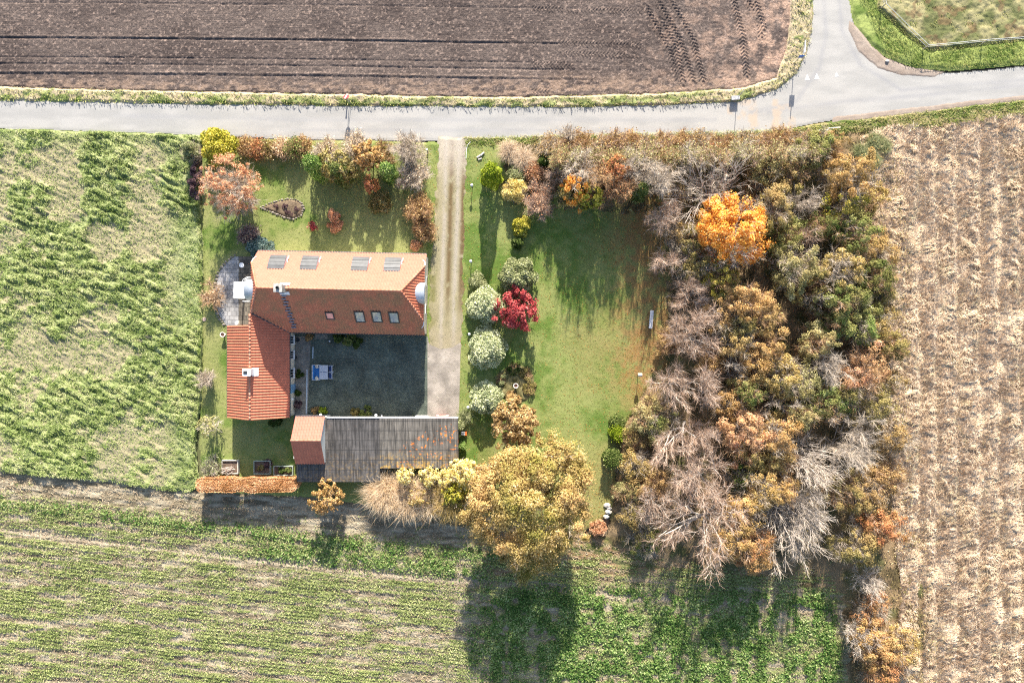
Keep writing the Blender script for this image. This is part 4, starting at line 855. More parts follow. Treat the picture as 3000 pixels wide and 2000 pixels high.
# bench
p = P(1905, 936); b_ = tag(empty('garden_bench', (p.x, p.y, .1), math.radians(-5)), 'long weathered white bench standing on the leafy lawn edge', 'bench')
MB().box((0, 0, .5), (.40, 2.12, .06)).build('seat', mat_plain('weathered_white', (.62, .62, .64), .7, 0, .12, 4), b_, .01)
for sy in (-1, 1):
    MB().box((0, sy*.85, .24), (.34, .08, .48)).build('leg', M_conc, b_)
thing_mesh('bird_table', MB().tube([(0, 0, 0), (0, 0, 1.25)], .035, 6).box((0, 0, 1.27), (.36, .3, .04)).add([(-.24, -.2, 1.45), (.24, -.2, 1.45), (.24, .2, 1.45), (-.24, .2, 1.45), (-.24, 0, 1.62), (.24, 0, 1.62)], [(0, 1, 5, 4), (3, 4, 5, 2), (0, 4, 3), (1, 2, 5), (0, 3, 2, 1)], 1), [M_conc, M_cream], 1868, 1096, .08, 'small bird table with a pale roof on the lawn below the bench', 'bird table')
# flower bed in the north lawn
bed = [(765, 609), (790, 597), (820, 588), (845, 583), (868, 585), (886, 596), (891, 612), (884, 632), (862, 643), (835, 638), (808, 626), (785, 618)]
field('flower_bed', bed, .1, lambda X, Y: .08+.14*fbm(X*2, Y*2, 9, 3), lambda X, Y, Z: mixc(C(110, 92, 72), C(190, 168, 140), fbm(X*2, Y*2, 12)), M_floor, z0=.10, edge=.3, warp=.02)
stone_line(bed, 'ring of fieldstones around the leaf-shaped flower bed', 9, .10, .19, 7, True, .17)
# boulders near the big tree
for u, v, s, lb in ((1778, 1478, .36, 'pale boulder at the top of the short row by the wood'), (1784, 1487, .28, 'small boulder second from the top of the row by the wood'), (1781, 1497, .36, 'whitest boulder third down in the row by the wood'), (1775, 1511, .33, 'grey boulder at the bottom of the row by the wood')):
    mb = MB(); mb.sphere((0, 0, 0), s, 9, sq=(1.15, .8, .7)); rr = random.Random(u+v)
    mb.v = [(x*(1+rr.uniform(-.13, .13)), y*(1+rr.uniform(-.13, .13)), z*(1+rr.uniform(-.15, .15))) for x, y, z in mb.v]
    thing_mesh('boulder', mb, mat_plain('white_boulder', (.66, .60, .52), .9, 0, .15, 3, .02) if 'white_boulder' not in bpy.data.materials else bpy.data.materials['white_boulder'], u, v, .26, lb, 'boulder')
# raised vegetable beds
M_frame = mat_plain('pale_frame_timber', (.62, .58, .50), .8, 0, .15, 5); M_frameg = mat_plain('green_grey_timber', (.34, .40, .34), .85, 0, .15, 5)
for u0, v0, u1, v1, mt, lb in ((655, 1345, 703, 1385, M_frame, 'pale timber cold frame with cut branches leaning over it'), (748, 1347, 797, 1386, M_frameg, 'shaded timber raised bed with grey dead plants'), (806, 1362, 862, 1390, M_frameg, 'low timber bed full of green leaves beside the store')):
    a_, b2 = P(u0, v0), P(u1, v1); cx, cy = (a_.x+b2.x)/2, (a_.y+b2.y)/2; wx, wy = b2.x-a_.x, a_.y-b2.y
    o = tag(empty('raised_bed', (cx, cy, .08)), lb, 'raised bed', 'raised beds beside the hedge')
    mb = MB()
    for sy in (-1, 1): mb.box((0, sy*(wy/2-.04), .24), (wx, .08, .48))
    for sx in (-1, 1): mb.box((sx*(wx/2-.04), 0, .243), (.08, wy-.16, .486))
    mb.build('frame', mt, o); MB().box((0, 0, .16), (wx-.16, wy-.16, .3)).build('soil', mat_plain('bed_soil', (.16, .11, .08), .95, 0, .4, 5, .03) if 'bed_soil' not in bpy.data.materials else bpy.data.materials['bed_soil'], o)
# mower-like white and orange machine beside the barn
p = P(1360, 1268); q_ = tag(empty('garden_machine', (p.x, p.y, .1)), 'small white and orange wheeled garden machine beside the barn end', 'garden machine')
MB().box((-.1, 0, .42), (.5, .42, .36), taper=.85).build('body', M_white, q_, .05); MB().box((.24, 0, .34), (.22, .46, .34)).build('hood', mat_plain('orange_paint', (.75, .14, .03), .5), q_, .03)
for sx in (-1, 1):
    for sy in (-1, 1): MB().tube([(sx*.22, sy*.22, .12), (sx*.22, sy*.28, .12)], .12, 12).build('wheel', M_dark, q_)

# ------------------------------------------------------------------ road furniture
# traffic sign: round red disc with white bar, tipped back
p = P(1024, 300); sg = tag(empty('road_sign', (p.x, p.y, .1)), 'round red road sign with a white bar tilting back on the road verge', 'road sign')
MB().tube([(0, -.1, 0), (0, 0, 1.7)], .035, 8).tube([(.22, -.15, 0), (.08, 0, 1.5)], .025, 6).build('pole', M_steel, sg)
Mt = Matrix.Rotation(math.radians(-38), 3, 'X') @ Matrix.Rotation(math.radians(-8), 3, 'Z')
def disc(mb, r0, z0, z1, mi, sx=1):
    n = 28; V = [Mt @ Vector((sx*r0*math.cos(2*PI*j/n), r0*math.sin(2*PI*j/n), z)) + Vector((.05, 0, 1.75)) for z in (z0, z1) for j in range(n)]
    mb.add(V, [tuple(range(n))[::-1], tuple(range(n, 2*n))]+[(j, (j+1) % n, n+(j+1) % n, n+j) for j in range(n)], mi)
mb = MB(); disc(mb, .46, 0, .03, 0, .72); mb.build('sign_face', mat_plain('sign_red', (.42, .015, .03), .4), sg)
MB().box(Mt @ Vector((0, 0, .04)) + Vector((.05, 0, 1.75)), (.13, .88, .02), M=Mt).build('white_bar', M_white, sg)
thing_mesh('marker_post', MB().box((0, 0, .5), (.14, .10, 1.0)).box((0, 0, 1.01), (.20, .14, .05), mi=1), [M_conc, M_globe], 1018, 290, .1, 'short pale marker post just left of the red sign', 'post')
thing_mesh('marker_post', MB().box((0, 0, .55), (.13, .10, 1.1)).box((0, 0, 1.12), (.22, .14, .06), mi=1), [M_dark, M_globe], 1254, 446, .1, 'dark post with a white top beside the drive entrance', 'post')
# fingerpost
p = P(2325, 186); sg = tag(empty('direction_sign', (p.x, p.y, .1)), 'white direction sign boards and a small blue sign on one post at the junction', 'road sign')
MB().tube([(0, 0, 0), (0, 0, 3.0)], .04, 8).build('pole', M_steel, sg)
MB().box((.06, .68, 2.75), (.05, 1.5, .35), rz=math.radians(-7)).box((.06, .68, 2.75), (.06, 1.3, .05), rz=math.radians(-7), mi=1).build('sign_board', [M_white, M_dark], sg, label='long white arrow board')
MB().box((.32, .62, 2.3), (.05, .7, .3), rz=math.radians(-7)).build('sign_board', M_white, sg, label='short white board')
MB().box((.0, -.07, 2.0), (.56, .05, .62), M=Matrix.Rotation(.0, 3, 'X')).build('blue_sign', mat_plain('sign_blue', (.02, .12, .45), .4), sg)
# utility cabinet with pole
p = P(2150, 292); ub = tag(empty('utility_cabinet', (p.x, p.y, .1), math.radians(3)), 'grey metal utility cabinet with a thin pole on the road verge', 'cabinet')
MB().box((0, 0, .24), (.88, .38, .48)).build('body', M_steel, ub, .02); MB().box((0, 0, .51), (.94, .46, .06)).build('lid', mat_plain('pale_grey_metal', (.42, .42, .44), .6, .2, .3, 5), ub)
MB().box((0, -.21, .26), (.4, .03, .36)).build('door', M_conc, ub); MB().tube([(.3, .1, 0), (.3, .1, 2.5)], .035, 8).build('pole', M_steel, ub)
# wire fence
M_post = mat_plain('fence_post_wood', (.42, .36, .30), .9, 0, .2, 6); M_tape = mat_plain('white_fence_tape', (.80, .80, .78), .6)
fn = tag(empty('wire_fence', (0, 0, 0)), 'white tape fence on wooden posts around the north-east paddock', 'fence')
posts = [P(2560, -160), P(2578, 27), P(2701, 147), P(2872, 131), P(3050, 118)]
for q in posts: MB().tube([(q.x, q.y, 0), (q.x, q.y, 1.35)], .06, 8).build('post', M_post, fn)
for z, rr in ((1.28, .025), (.85, .015)):
    for a_, b2 in zip(posts[:-1], posts[1:]): MB().tube([(a_.x, a_.y, z+.08), ((a_.x+b2.x)/2, (a_.y+b2.y)/2, z+.04), (b2.x, b2.y, z+.08)], rr, 5).build('wire', M_tape, fn)
# odds and ends
thing_mesh('timber_plank', MB().box((0, 0, .08), (1.45, .12, .06)), M_frame, 2440, 377, .25, 'pale plank lying on the verge above the bushes', 'plank', math.radians(4))
thing_mesh('timber_plank', MB().box((0, 0, .3), (1.7, .10, .06)), M_frame, 2392, 391, .9, 'thin pale plank half hidden at the edge of the bushes', 'plank', math.radians(2))
thing_mesh('log', MB().tube([(-.45, -.25, .12), (.0, .0, .16), (.4, .35, .13)], [.11, .12, .09], 8).tube([(-.3, -.5, .1), (.1, -.35, .1)], .09, 7), M_stone, 1409, 457, .1, 'pale cut log lying above the lime green bush', 'log')
thing_mesh('garden_hose', MB().tube([(.5, .75, .06), (.15, .35, .05), (.02, -.2, .05), (-.02, -1.2, .04)], .035, 6), M_globe, 1366, 436, .12, 'thin white pipe curving beside the drive mouth', 'pipe')
thing_mesh('road_stone', MB().sphere((0, 0, .08), .2, 8, sq=(1.2, .8, .7)), M_stone, 2597, 181, .1, 'pale stone on the gravel edge of the junction', 'stone')
# ------------------------------------------------------------------ plants
M_bark = mat_plain('pale_bark', (.58, .51, .45), .85, 0, .25, 3)
M_barkd = mat_plain('brown_bark', (.20, .15, .11), .9, 0, .25, 3)
M_twig = mat_leaf('bare_twigs', [C(134, 108, 90, .9), C(178, 148, 126, .9), C(214, 190, 170, .95)], 0, .3)
M_twigg = mat_leaf('grey_twigs', [C(132, 120, 102, .9), C(182, 166, 146, .95), C(222, 210, 196, 1)], 0, .3)
M_twigb = mat_leaf('brown_twigs', [C(122, 94, 68, .9), C(174, 138, 104, .95), C(214, 182, 146, 1)], 0, .3)
K = 1.0
def pal(*cs, s=.06): return [D(C(*c, K), s, 1.12) for c in cs]
LEAF = {
 'copper': pal((128, 84, 54), (192, 134, 94), (228, 178, 138), (242, 206, 172)),
 'yelgreen': pal((84, 92, 22), (150, 150, 40), (206, 192, 70), (238, 220, 120)),
 'gold': pal((104, 92, 44), (158, 136, 72), (204, 174, 108), (238, 214, 164)),
 'orange': pal((170, 108, 36), (226, 150, 52), (246, 186, 88), (252, 218, 150), s=.04),
 'red': pal((96, 30, 40), (158, 56, 62), (196, 88, 86), (228, 146, 136)),
 'varieg': pal((92, 108, 74), (158, 168, 122), (212, 214, 170), (240, 238, 208)),
 'sage': pal((74, 86, 50), (122, 130, 84), (168, 170, 122), (206, 206, 168)),
 'green': pal((48, 70, 28), (88, 106, 48), (136, 146, 80), (186, 186, 124)),
 'dkgreen': pal((26, 44, 16), (52, 72, 28), (94, 110, 52), (150, 160, 100)),
 'lime': pal((76, 96, 10), (124, 144, 20), (164, 178, 44), (206, 208, 100)),
 'brgreen': pal((58, 96, 34), (96, 130, 54), (146, 168, 88), (196, 206, 140)),
 'olive': pal((74, 72, 32), (122, 114, 58), (168, 152, 94), (204, 188, 138)),
 'brown': pal((94, 74, 40), (148, 118, 70), (192, 160, 108), (222, 196, 152)),
 'biggold': pal((98, 90, 42), (156, 134, 72), (206, 174, 112), (240, 216, 164)),
 'larch': pal((104, 84, 40), (160, 126, 70), (206, 164, 104), (234, 204, 152)),
 'greygreen': pal((88, 90, 52), (136, 134, 82), (180, 172, 118), (212, 204, 160)),
 'blue': pal((40, 70, 66), (80, 108, 104), (130, 150, 146), (190, 198, 196)),
 'straw': pal((160, 132, 96), (208, 178, 138), (236, 212, 176), (246, 230, 204)),
 'paleyel': pal((160, 140, 60), (208, 186, 100), (238, 220, 150), (248, 238, 190)),
 'mixred': pal((96, 86, 42), (160, 118, 70), (196, 124, 84), (222, 164, 124)),
 'purple': pal((50, 36, 44), (92, 70, 76), (132, 108, 108), (170, 148, 140)),
}
LM = {k: mat_leaf(k+'_leaves', v, .28, .45, .7) for k, v in LEAF.items()}
BL = pal((150, 138, 82), (188, 152, 104))
LMW = {k: mat_leaf('woodland_'+k+'_leaves', v, .28, .5, .7, BL, .6) for k, v in LEAF.items()}

def rot_rand(r, d, a):
    q = r.randn(3); q -= q.dot(d)*d; q /= np.linalg.norm(q)+1e-9
    v = d*math.cos(a)+q*math.sin(a); return v/np.linalg.norm(v)
def skeleton(seed, n1=8, n2=6, n3=5, trunk=.18, lo=.35, hi=1.2, droop=0.0, wig=.16):
    """branch segments of a unit tree: rows x0 y0 z0 x1 y1 z1 r0 r1 level"""
    r = np.random.RandomState(seed); seg = []
    def limb(p, d, L, rad, lev, nseg):
        pts = [p]; dirs = []
        for i in range(nseg):
            d = d+r.randn(3)*wig; d[2] += (.10 if lev < 2 else .05)-droop*lev*.06; d = d/np.linalg.norm(d)
            q = p+d*L/nseg; r0 = rad*(1-.75*i/nseg); r1 = rad*(1-.75*(i+1)/nseg)
            seg.append((*p, *q, r0, r1, lev)); p = q; pts.append(p); dirs.append(d)
        return pts, dirs
    limb(np.zeros(3), np.array([0, 0, 1.]), trunk, 1.0, 0, 2); top = np.array([0, 0, trunk])
    top = np.array(seg[-1][3:6])
    for i in range(n1):
        az = 2*PI*(i+r.rand()*.8)/n1; el = lo+(hi-lo)*r.rand()**.8
        d = np.array([math.cos(az)*math.cos(el), math.sin(az)*math.cos(el), math.sin(el)])
        L = .8*(.75+.45*r.rand()); p1, d1 = limb(top*(.6+.4*r.rand()), d, L, .55*(.7+.5*r.rand()), 1, 5)
        for j in range(n2):
            t = 1+int(r.rand()*4.2); t = min(t, 5); a = .35+.55*r.rand()
            p2, d2 = limb(p1[t], rot_rand(r, d1[t-1], a), L*(.62-.09*t)*(.7+.6*r.rand())+.08, .24*(1.15-.14*t), 2, 4)
            for k in range(n3):
                t2 = min(1+int(r.rand()*4), 4); limb(p2[t2], rot_rand(r, d2[t2-1], .3+.6*r.rand()), (.09+.14*r.rand()), .09, 3, 2)
    A = np.array(seg); A = A[np.isfinite(A).all(1)]
    q = np.percentile(np.hypot(A[:, 3], A[:, 4]), 97); A[:, [0, 1, 3, 4]] /= q; A[:, [2, 5]] /= A[:, 5].max()
    return A
_SK = {}
def sk(seed, style):
    k = (seed, style)
    if k not in _SK:
        kw = {'vase': dict(n1=9, n2=7, n3=5, wig=.2), 'fan': dict(n1=15, n2=7, n3=4, trunk=.1, lo=.25, hi=1.3, wig=.13), 'sparse': dict(n1=5, n2=6, n3=5, lo=.3, hi=1.1, wig=.24), 'crown': dict(n1=9, n2=8, n3=4, trunk=.22, lo=.1, hi=1.35), 'multi': dict(n1=14, n2=5, n3=5, trunk=.03, lo=.5, hi=1.35, wig=.18)}[style]
        _SK[k] = skeleton(seed, **kw)
    return _SK[k]
def tubes(A, k=4):
    p0, p1, r0, r1 = A[:, 0:3], A[:, 3:6], A[:, 6], A[:, 7]; d = p1-p0; d /= np.linalg.norm(d, axis=1)[:, None]+1e-9
    h_ = np.where(np.abs(d[:, 2:3]) > .9, [[1., 0, 0]], [[0, 0, 1.]]); a = np.cross(d, h_); a /= np.linalg.norm(a, axis=1)[:, None]+1e-9; b = np.cross(d, a)
    an = 2*PI*np.arange(k)/k; c, s = np.cos(an)[None, :, None], np.sin(an)[None, :, None]
    ring = a[:, None]*c+b[:, None]*s
    V = np.stack([p0[:, None]+ring*r0[:, None, None], p1[:, None]+ring*r1[:, None, None]], 1).reshape(-1, 3)
    o = np.arange(len(A))[:, None, None]*2*k; j = np.arange(k); F = np.stack([j, (j+1) % k, k+(j+1) % k, k+j], -1)[None]+o
    return V, F.reshape(-1, 4)
def hairs(P0, D, L, w, r):
    n = len(P0); d = D+r.randn(n, 3)*.55; d /= np.linalg.norm(d, axis=1)[:, None]; l = (L*(.4+.9*r.rand(n)))[:, None]
    s = np.cross(d, [0, 0, 1.])+r.randn(n, 3)*.1; s /= np.linalg.norm(s, axis=1)[:, None]; s *= w
    m = P0+d*l*.5+r.randn(n, 3)*.06*l
    V = np.stack([P0-s, P0+s, m+s*.7, m-s*.7, m-s*.7, m+s*.7, P0+d*l+s*.3, P0+d*l-s*.3], 1).reshape(-1, 3)
    return V, np.arange(n*8).reshape(-1, 4)
def tree_at(u, v, r, h): 
    g = P(u, v, .62*h); return Vector((g.x, g.y, .05)), r*.04*(1-.62*h/H)
CNT = {}
def bare(u, v, r, h, label, style='vase', seed=0, twig=None, bark=None, hair=5000, hw=.014, rad=.13, leaf=None, nleaf=0, lsize=.1, name='bare_tree', cat='tree', group='bare trees of the wood', hl=.7, base=None):
    loc, R = tree_at(u, v, r, h); rs = np.random.RandomState(seed*7+int(u))
    A = sk(seed % 5, style).copy()
    if base:      # trunk foot given: shear the crown from there
        b = P(*base, 0); off = Vector((loc.x-b.x, loc.y-b.y)); loc = Vector((b.x, b.y, .05))
        for i in (0, 3):
            t = np.clip(A[:, i+2], 0, 1)**.8; A[:, i] = A[:, i]*R+off.x*t; A[:, i+1] = A[:, i+1]*R+off.y*t
    else: A[:, [0, 1, 3, 4]] *= R
    th = rs.rand()*2*PI; c, s = math.cos(th), math.sin(th)
    if not base:
        for i in (0, 3): A[:, i], A[:, i+1] = A[:, i]*c-A[:, i+1]*s, A[:, i]*s+A[:, i+1]*c
    A[:, [2, 5]] *= h; A[:, 6] = np.maximum(A[:, 6]*rad, .016); A[:, 7] = np.maximum(A[:, 7]*rad, .013)
    root = tag(empty(name, loc), label, cat, group)
    A[:, 6:8] *= np.where(A[:, 8:9] >= 2, .9, 1.25); V, F = tubes(A); link('limbs', mesh_np('limbs', V, F, bark or M_bark, True), root)
    T = A[A[:, 8] >= 2]; i = rs.randint(0, len(T), hair); t = rs.rand(hair)[:, None]; p = T[i, 0:3]*(1-t)+T[i, 3:6]*t; d = T[i, 3:6]-T[i, 0:3]; d /= np.linalg.norm(d, axis=1)[:, None]+1e-9
    V, F = hairs(p, d, hl, hw, rs); link('twigs', mesh_np('twigs', V, F, twig or M_twig), root)
    if leaf and nleaf:
        i = rs.randint(0, len(T), nleaf); p = T[i, 3:6]+rs.randn(nleaf, 3)*[.3, .3, .2]; p[:, 2] = np.maximum(p[:, 2], .15)
        V, F = leafquads(p, lsize, rs); link('leaves', mesh_np('leaves', V, F, LM[leaf]), root)
    return root
def leafy(u, v, r, h, label, leaf, seed=0, n=9000, size=.10, name='autumn_tree', cat='tree', group=None, bark=None, clump=.42, style='crown', rad=.14, up=.5, inner=.3, hair=0, nc=90, lob=.22, wood_=False):
    loc, R = tree_at(u, v, r, h); rs = np.random.RandomState(seed*13+int(u+v))
    A = sk(seed % 5, style).copy(); th = rs.rand()*2*PI; c, s = math.cos(th), math.sin(th)
    for i in (0, 3): A[:, i], A[:, i+1] = (A[:, i]*c-A[:, i+1]*s)*R*.92, (A[:, i]*s+A[:, i+1]*c)*R*.92
    A[:, [2, 5]] *= h*.94; A[:, 6] = np.maximum(A[:, 6]*rad, .014); A[:, 7] = np.maximum(A[:, 7]*rad, .012)
    root = tag(empty(name, loc), label, cat, group); V, F = tubes(A, 4); link('trunk', mesh_np('trunk', V, F, bark or M_barkd, True), root)
    T = A[A[:, 8] >= 2]; ends = T[:, 3:6]
    # leaf clumps: some at branch tips, the rest over a lobed crown surface; each leaf faces roughly outwards
    m1 = max(10, int(nc*.4)); m2 = nc-m1
    c1 = ends[rs.choice(len(ends), m1)]
    a = rs.rand(m2)*2*PI; z = rs.uniform(-.45, 1, m2); q = np.sqrt(1-z*z); k1, k2, k3 = rs.rand(3)*2*PI
    lobe = 1+lob*(.5*np.sin(2*a+k1)+.5*np.sin(3*a+k2)+.45*np.sin(5*a+k3+z*3)); rr = (.55+.40*rs.rand(m2)**.6)*lobe
    c2 = np.stack([np.cos(a)*q*R*rr, np.sin(a)*q*R*rr, h*.58+z*h*.36*(.75+.25*rs.rand(m2))], 1)
    cc = np.r_[c1, c2]; w = (.3+rs.rand(nc))**1.5; cr_ = clump*min(1.35, .5+R*.13)*(.6+.7*rs.rand(nc))
    st = .7+.75*rs.rand(nc, 3); st[:, 2] *= .75
    i = rs.choice(nc, n, p=w/w.sum()); dv = rs.randn(n, 3); dv /= np.linalg.norm(dv, axis=1)[:, None]; dv[:, 2] = np.where(rs.rand(n) < .7, np.abs(dv[:, 2]), dv[:, 2])
    p = cc[i]+dv*(cr_[i]*(.3+1.0*rs.rand(n)**.9))[:, None]*st[i]
    p[:, 2] = np.clip(p[:, 2], .12, h*1.06)
    g = cc[i]-[0, 0, h*.45]; g /= np.linalg.norm(g, axis=1)[:, None]+1e-6
    V, F = leafquads(p, size, rs, up, nv=dv*.9+g*.5+[0, 0, .2]); link('crown', mesh_np('crown', V, F, (LMW if wood_ else LM)[leaf]), root)
    if hair:
        j = rs.randint(0, len(T), hair); d = T[j, 3:6]-T[j, 0:3]; d /= np.linalg.norm(d, axis=1)[:, None]+1e-9
        V, F = hairs(T[j, 3:6], d, .75, .013, rs); link('twigs', mesh_np('twigs', V, F, M_twigb if hair % 2 else M_twigg), root)
    return root
def shrub(u, v, r, h, label, leaf, seed=0, n=4000, size=.08, name='shrub', cat='shrub', group=None, rv=None, lumps=26, tight=.16, hair=0, twig=None, box=0, up=.5):
    """foliage to the ground: lumps over a dome, with short stems"""
    loc, R = tree_at(u, v, r, h); Rv = R*(rv/r if rv else 1); rs = np.random.RandomState(seed*17+int(u*3+v))
    root = tag(empty(name, loc), label, cat, group)
    az = rs.rand(lumps)*2*PI; el = np.arcsin(rs.rand(lumps)); q = .62+.3*rs.rand(lumps)
    cx = np.stack([np.cos(az)*np.cos(el)*R*q, np.sin(az)*np.cos(el)*Rv*q, (.12+.72*np.sin(el)*(.8+.4*rs.rand(lumps)))*h], 1)
    i = rs.randint(0, lumps, n); d = rs.randn(n, 3); d /= np.linalg.norm(d, axis=1)[:, None]; d[:, 2] = np.where(rs.rand(n) < .75, np.abs(d[:, 2]), d[:, 2])
    lr = (R*.36)*(.7+.6*rs.rand(lumps)); p = cx[i]+d*lr[i][:, None]*(1-tight*rs.rand(n)**1.0*2)[:, None]*[1, 1, min(1, h/(2*R)+.3)]
    p[:, 2] = np.clip(p[:, 2], .05, h*1.05)
    V, F = leafquads(p, size, rs, up); link('foliage', mesh_np('foliage', V, F, LM[leaf]), root)
    S_ = np.zeros((14, 9)); a = rs.rand(14)*2*PI; S_[:, 0:2] = rs.randn(14, 2)*.08*R; S_[:, 3] = np.cos(a)*R*.5; S_[:, 4] = np.sin(a)*Rv*.5; S_[:, 5] = h*(.45+.3*rs.rand(14)); S_[:, 6] = .035; S_[:, 7] = .015
    V, F = tubes(S_); link('stems', mesh_np('stems', V, F, M_barkd), root)
    if hair:
        a = rs.rand(hair)*2*PI; q = np.sqrt(rs.rand(hair)); p = np.stack([np.cos(a)*q*R*.7, np.sin(a)*q*Rv*.7, h*(.25+.6*(1-q*.6)*rs.rand(hair))], 1)
        D = np.stack([np.cos(a)*q, np.sin(a)*q, np.full(hair, .8)], 1); V, F = hairs(p, D, .22*(R+h)*.8, .013, rs); link('twigs', mesh_np('twigs', V, F, twig or M_twigb), root)
    return root
def brush(u, v, r, h, label, leaf='brown', seed=0, nl=1800, hair=3200, twig=None, group='brushwood bushes along the road', size=.07, rv=None, hw=.013, name='bush', cat='bush'):
    loc, R = tree_at(u, v, r, h); Rv = R*(rv/r if rv else 1); rs = np.random.RandomState(seed*19+int(u*5+v))
    root = tag(empty(name, loc), label, cat, group); A = sk(seed % 5, 'multi').copy(); A[:, [0, 3]] *= R; A[:, [1, 4]] *= Rv; A[:, [2, 5]] *= h
    A[:, 6] = np.maximum(A[:, 6]*.05, .012); A[:, 7] = np.maximum(A[:, 7]*.05, .009); A = A[A[:, 8] >= 1]
    V, F = tubes(A, 3); link('stems', mesh_np('stems', V, F, M_barkd if not twig else M_bark), root)
    T = A[A[:, 8] >= 2]; i = rs.randint(0, len(T), hair); p = T[i, 3:6]; d = T[i, 3:6]-T[i, 0:3]; d /= np.linalg.norm(d, axis=1)[:, None]+1e-9
    V, F = hairs(p, d, .55, hw, rs); link('twigs', mesh_np('twigs', V, F, twig or M_twigb), root)
    if nl:
        i = rs.randint(0, len(T), nl); p = T[i, 3:6]+rs.randn(nl, 3)*[.28, .28, .25]; p[:, 2] = np.clip(p[:, 2], .1, h*1.1); V, F = leafquads(p, size, rs); link('foliage', mesh_np('foliage', V, F, LM[leaf]), root)
    return root
def column(u, v, r, h, label, leaf, n=5000, size=.06, name='conifer', cat='conifer', group=None, top=.3, power=1.0, base=None):
    b = P(u, v); rs = np.random.RandomState(int(u+v)); R = r*.04
    root = tag(empty(name, (b.x, b.y, .05)), label, cat, group)
    t = rs.rand(n)**.85; a = rs.rand(n)*2*PI; ph = .14*np.sin(a*5+t*9+rs.rand()*6)+.10*np.sin(a*3-t*14)
    rr = R*(1-(1-top)*t**power)*(.8+.2*rs.rand(n)+ph)*np.where(t > .93, np.sqrt(np.maximum(1-((t-.93)/.07)**2, 0)), 1)
    p = np.stack([rr*np.cos(a), rr*np.sin(a), .08+t*h*.97], 1); k = int(n*.12); p[:k, 2] = h*(.9+.1*rs.rand(k)); p[:k, 0:2] = rs.randn(k, 2)*R*top*.6
    V, F = leafquads(p, size, rs, .3, 1.5); link('foliage', mesh_np('foliage', V, F, LM[leaf]), root)
    MB().tube([(0, 0, 0), (0, 0, h*.9)], [.08, .02], 6).build('trunk', M_barkd, root); return root
def grass_clump(u, v, r, h, label, n=900, mat=None, name='ornamental_grass', cat='ornamental grass', group=None, lean=(0, 0)):
    b = P(u, v, h*.4); rs = np.random.RandomState(int(u*2+v)); R = r*.04
    root = tag(empty(name, (b.x, b.y, .08)), label, cat, group); a = rs.rand(n)*2*PI; q = rs.rand(n)**.6; L = R*(.08+1.02*rs.rand(n)**.8)
    d = np.stack([np.cos(a)+lean[0], np.sin(a)+lean[1]], 1); d /= np.linalg.norm(d, axis=1)[:, None]+1e-6; s = np.stack([-d[:, 1], d[:, 0]], 1)*.016; P0 = np.c_[rs.randn(n, 2)*R*.25, np.zeros(n)]
    pts = [P0]; 
    for t, z in ((.3, .75), (.65, 1.0), (1.0, .72)):
        pts.append(np.c_[P0[:, :2]+d*(L*t)[:, None]+rs.randn(n, 2)*.03, h*z*(1-.45*q)+.1*rs.randn(n)*0+h*.1*rs.rand(n)])
    V = []; 
    for k, p_ in enumerate(pts): 
        w = 1-.25*k; V += [p_-np.c_[s*w, np.zeros(n)], p_+np.c_[s*w, np.zeros(n)]]
    V = np.stack(V, 1).reshape(-1, 3); o = np.arange(n)[:, None]*8; F = np.concatenate([o+[2*k, 2*k+1, 2*k+3, 2*k+2] for k in range(3)])
    link('blades', mesh_np('blades', V, F, mat or M_straw), root)
    MB().lathe([(R*.18, 0), (R*.12, .12)], n=10).build('crown', M_barkd, root); return root

LM['biggold'] = mat_leaf('golden_tree_leaves', LEAF['biggold'], .28, .5, .8, pal((214, 172, 118), (120, 124, 48)), .75)
# ---- hero trees
leafy(1552, 1478, 200, 12.0, 'largest broad tree with golden green leaves east of the barn', 'biggold', 1, 98000, .076, clump=.52, nc=430, lob=.20, hair=3000, name='golden_tree', rad=.32, bark=M_barkd, inner=.4)
leafy(2150, 672, 108, 9.2, 'bright orange leaved tree at the top of the wood', 'orange', 2, 26000, .085, clump=.5, nc=150, lob=.15, name='orange_tree', rad=.22, bark=M_bark)
bare(2160, 738, 72, 9.4, 'pale bare fan of branches at the foot of the bright orange tree', 'fan', 3, hair=2500, rad=.13, twig=M_twigg)
leafy(672, 535, 92, 6.5, 'coppery pink tree with pale limbs in the north-west garden corner', 'copper', 3, 11000, .055, clump=.32, nc=230, hair=3000, name='copper_tree', rad=.17, bark=M_bark)
bare(700, 548, 62, 5.6, 'pale bare limbs growing through the coppery pink tree', 'vase', 1, hair=1500, rad=.16, twig=M_twigg, group=None)
leafy(1508, 908, 68, 4.2, 'crimson red maple between the pale variegated bushes', 'red', 2, 9000, .085, clump=.42, name='red_maple', rad=.12)
leafy(1512, 1240, 74, 6.0, 'bronze brown leaved tree just above the largest golden tree', 'brown', 4, 12000, .10, clump=.42, name='bronze_tree', rad=.16)
shrub(1426, 1020, 53, 3.0, 'round clipped pale variegated bush beside the drive lamp', 'varieg', 1, 13000, .075, lumps=60, tight=.08)
shrub(1424, 1168, 46, 2.6, 'pale variegated bush touching the round weedy bed', 'varieg', 2, 10000, .075, lumps=45, tight=.1)
shrub(1424, 892, 52, 3.0, 'pale variegated bush left of the crimson maple', 'varieg', 3, 12000, .075, lumps=50, tight=.1)
shrub(1516, 806, 50, 3.2, 'large sage green bush right above the crimson maple', 'sage', 4, 11000, .085, lumps=40)
shrub(1401, 824, 27, 1.3, 'small silvery sage bush by the drive below a globe lamp', 'sage', 5, 3500, .055)
shrub(1517, 712, 18, 1.6, 'small dark green round conifer above the sage bush', 'dkgreen', 6, 3000, .05, name='conifer', cat='conifer')
shrub(1528, 662, 28, 1.8, 'yellowish bush in shade near the top of the middle border', 'yelgreen', 7, 3500, .08)
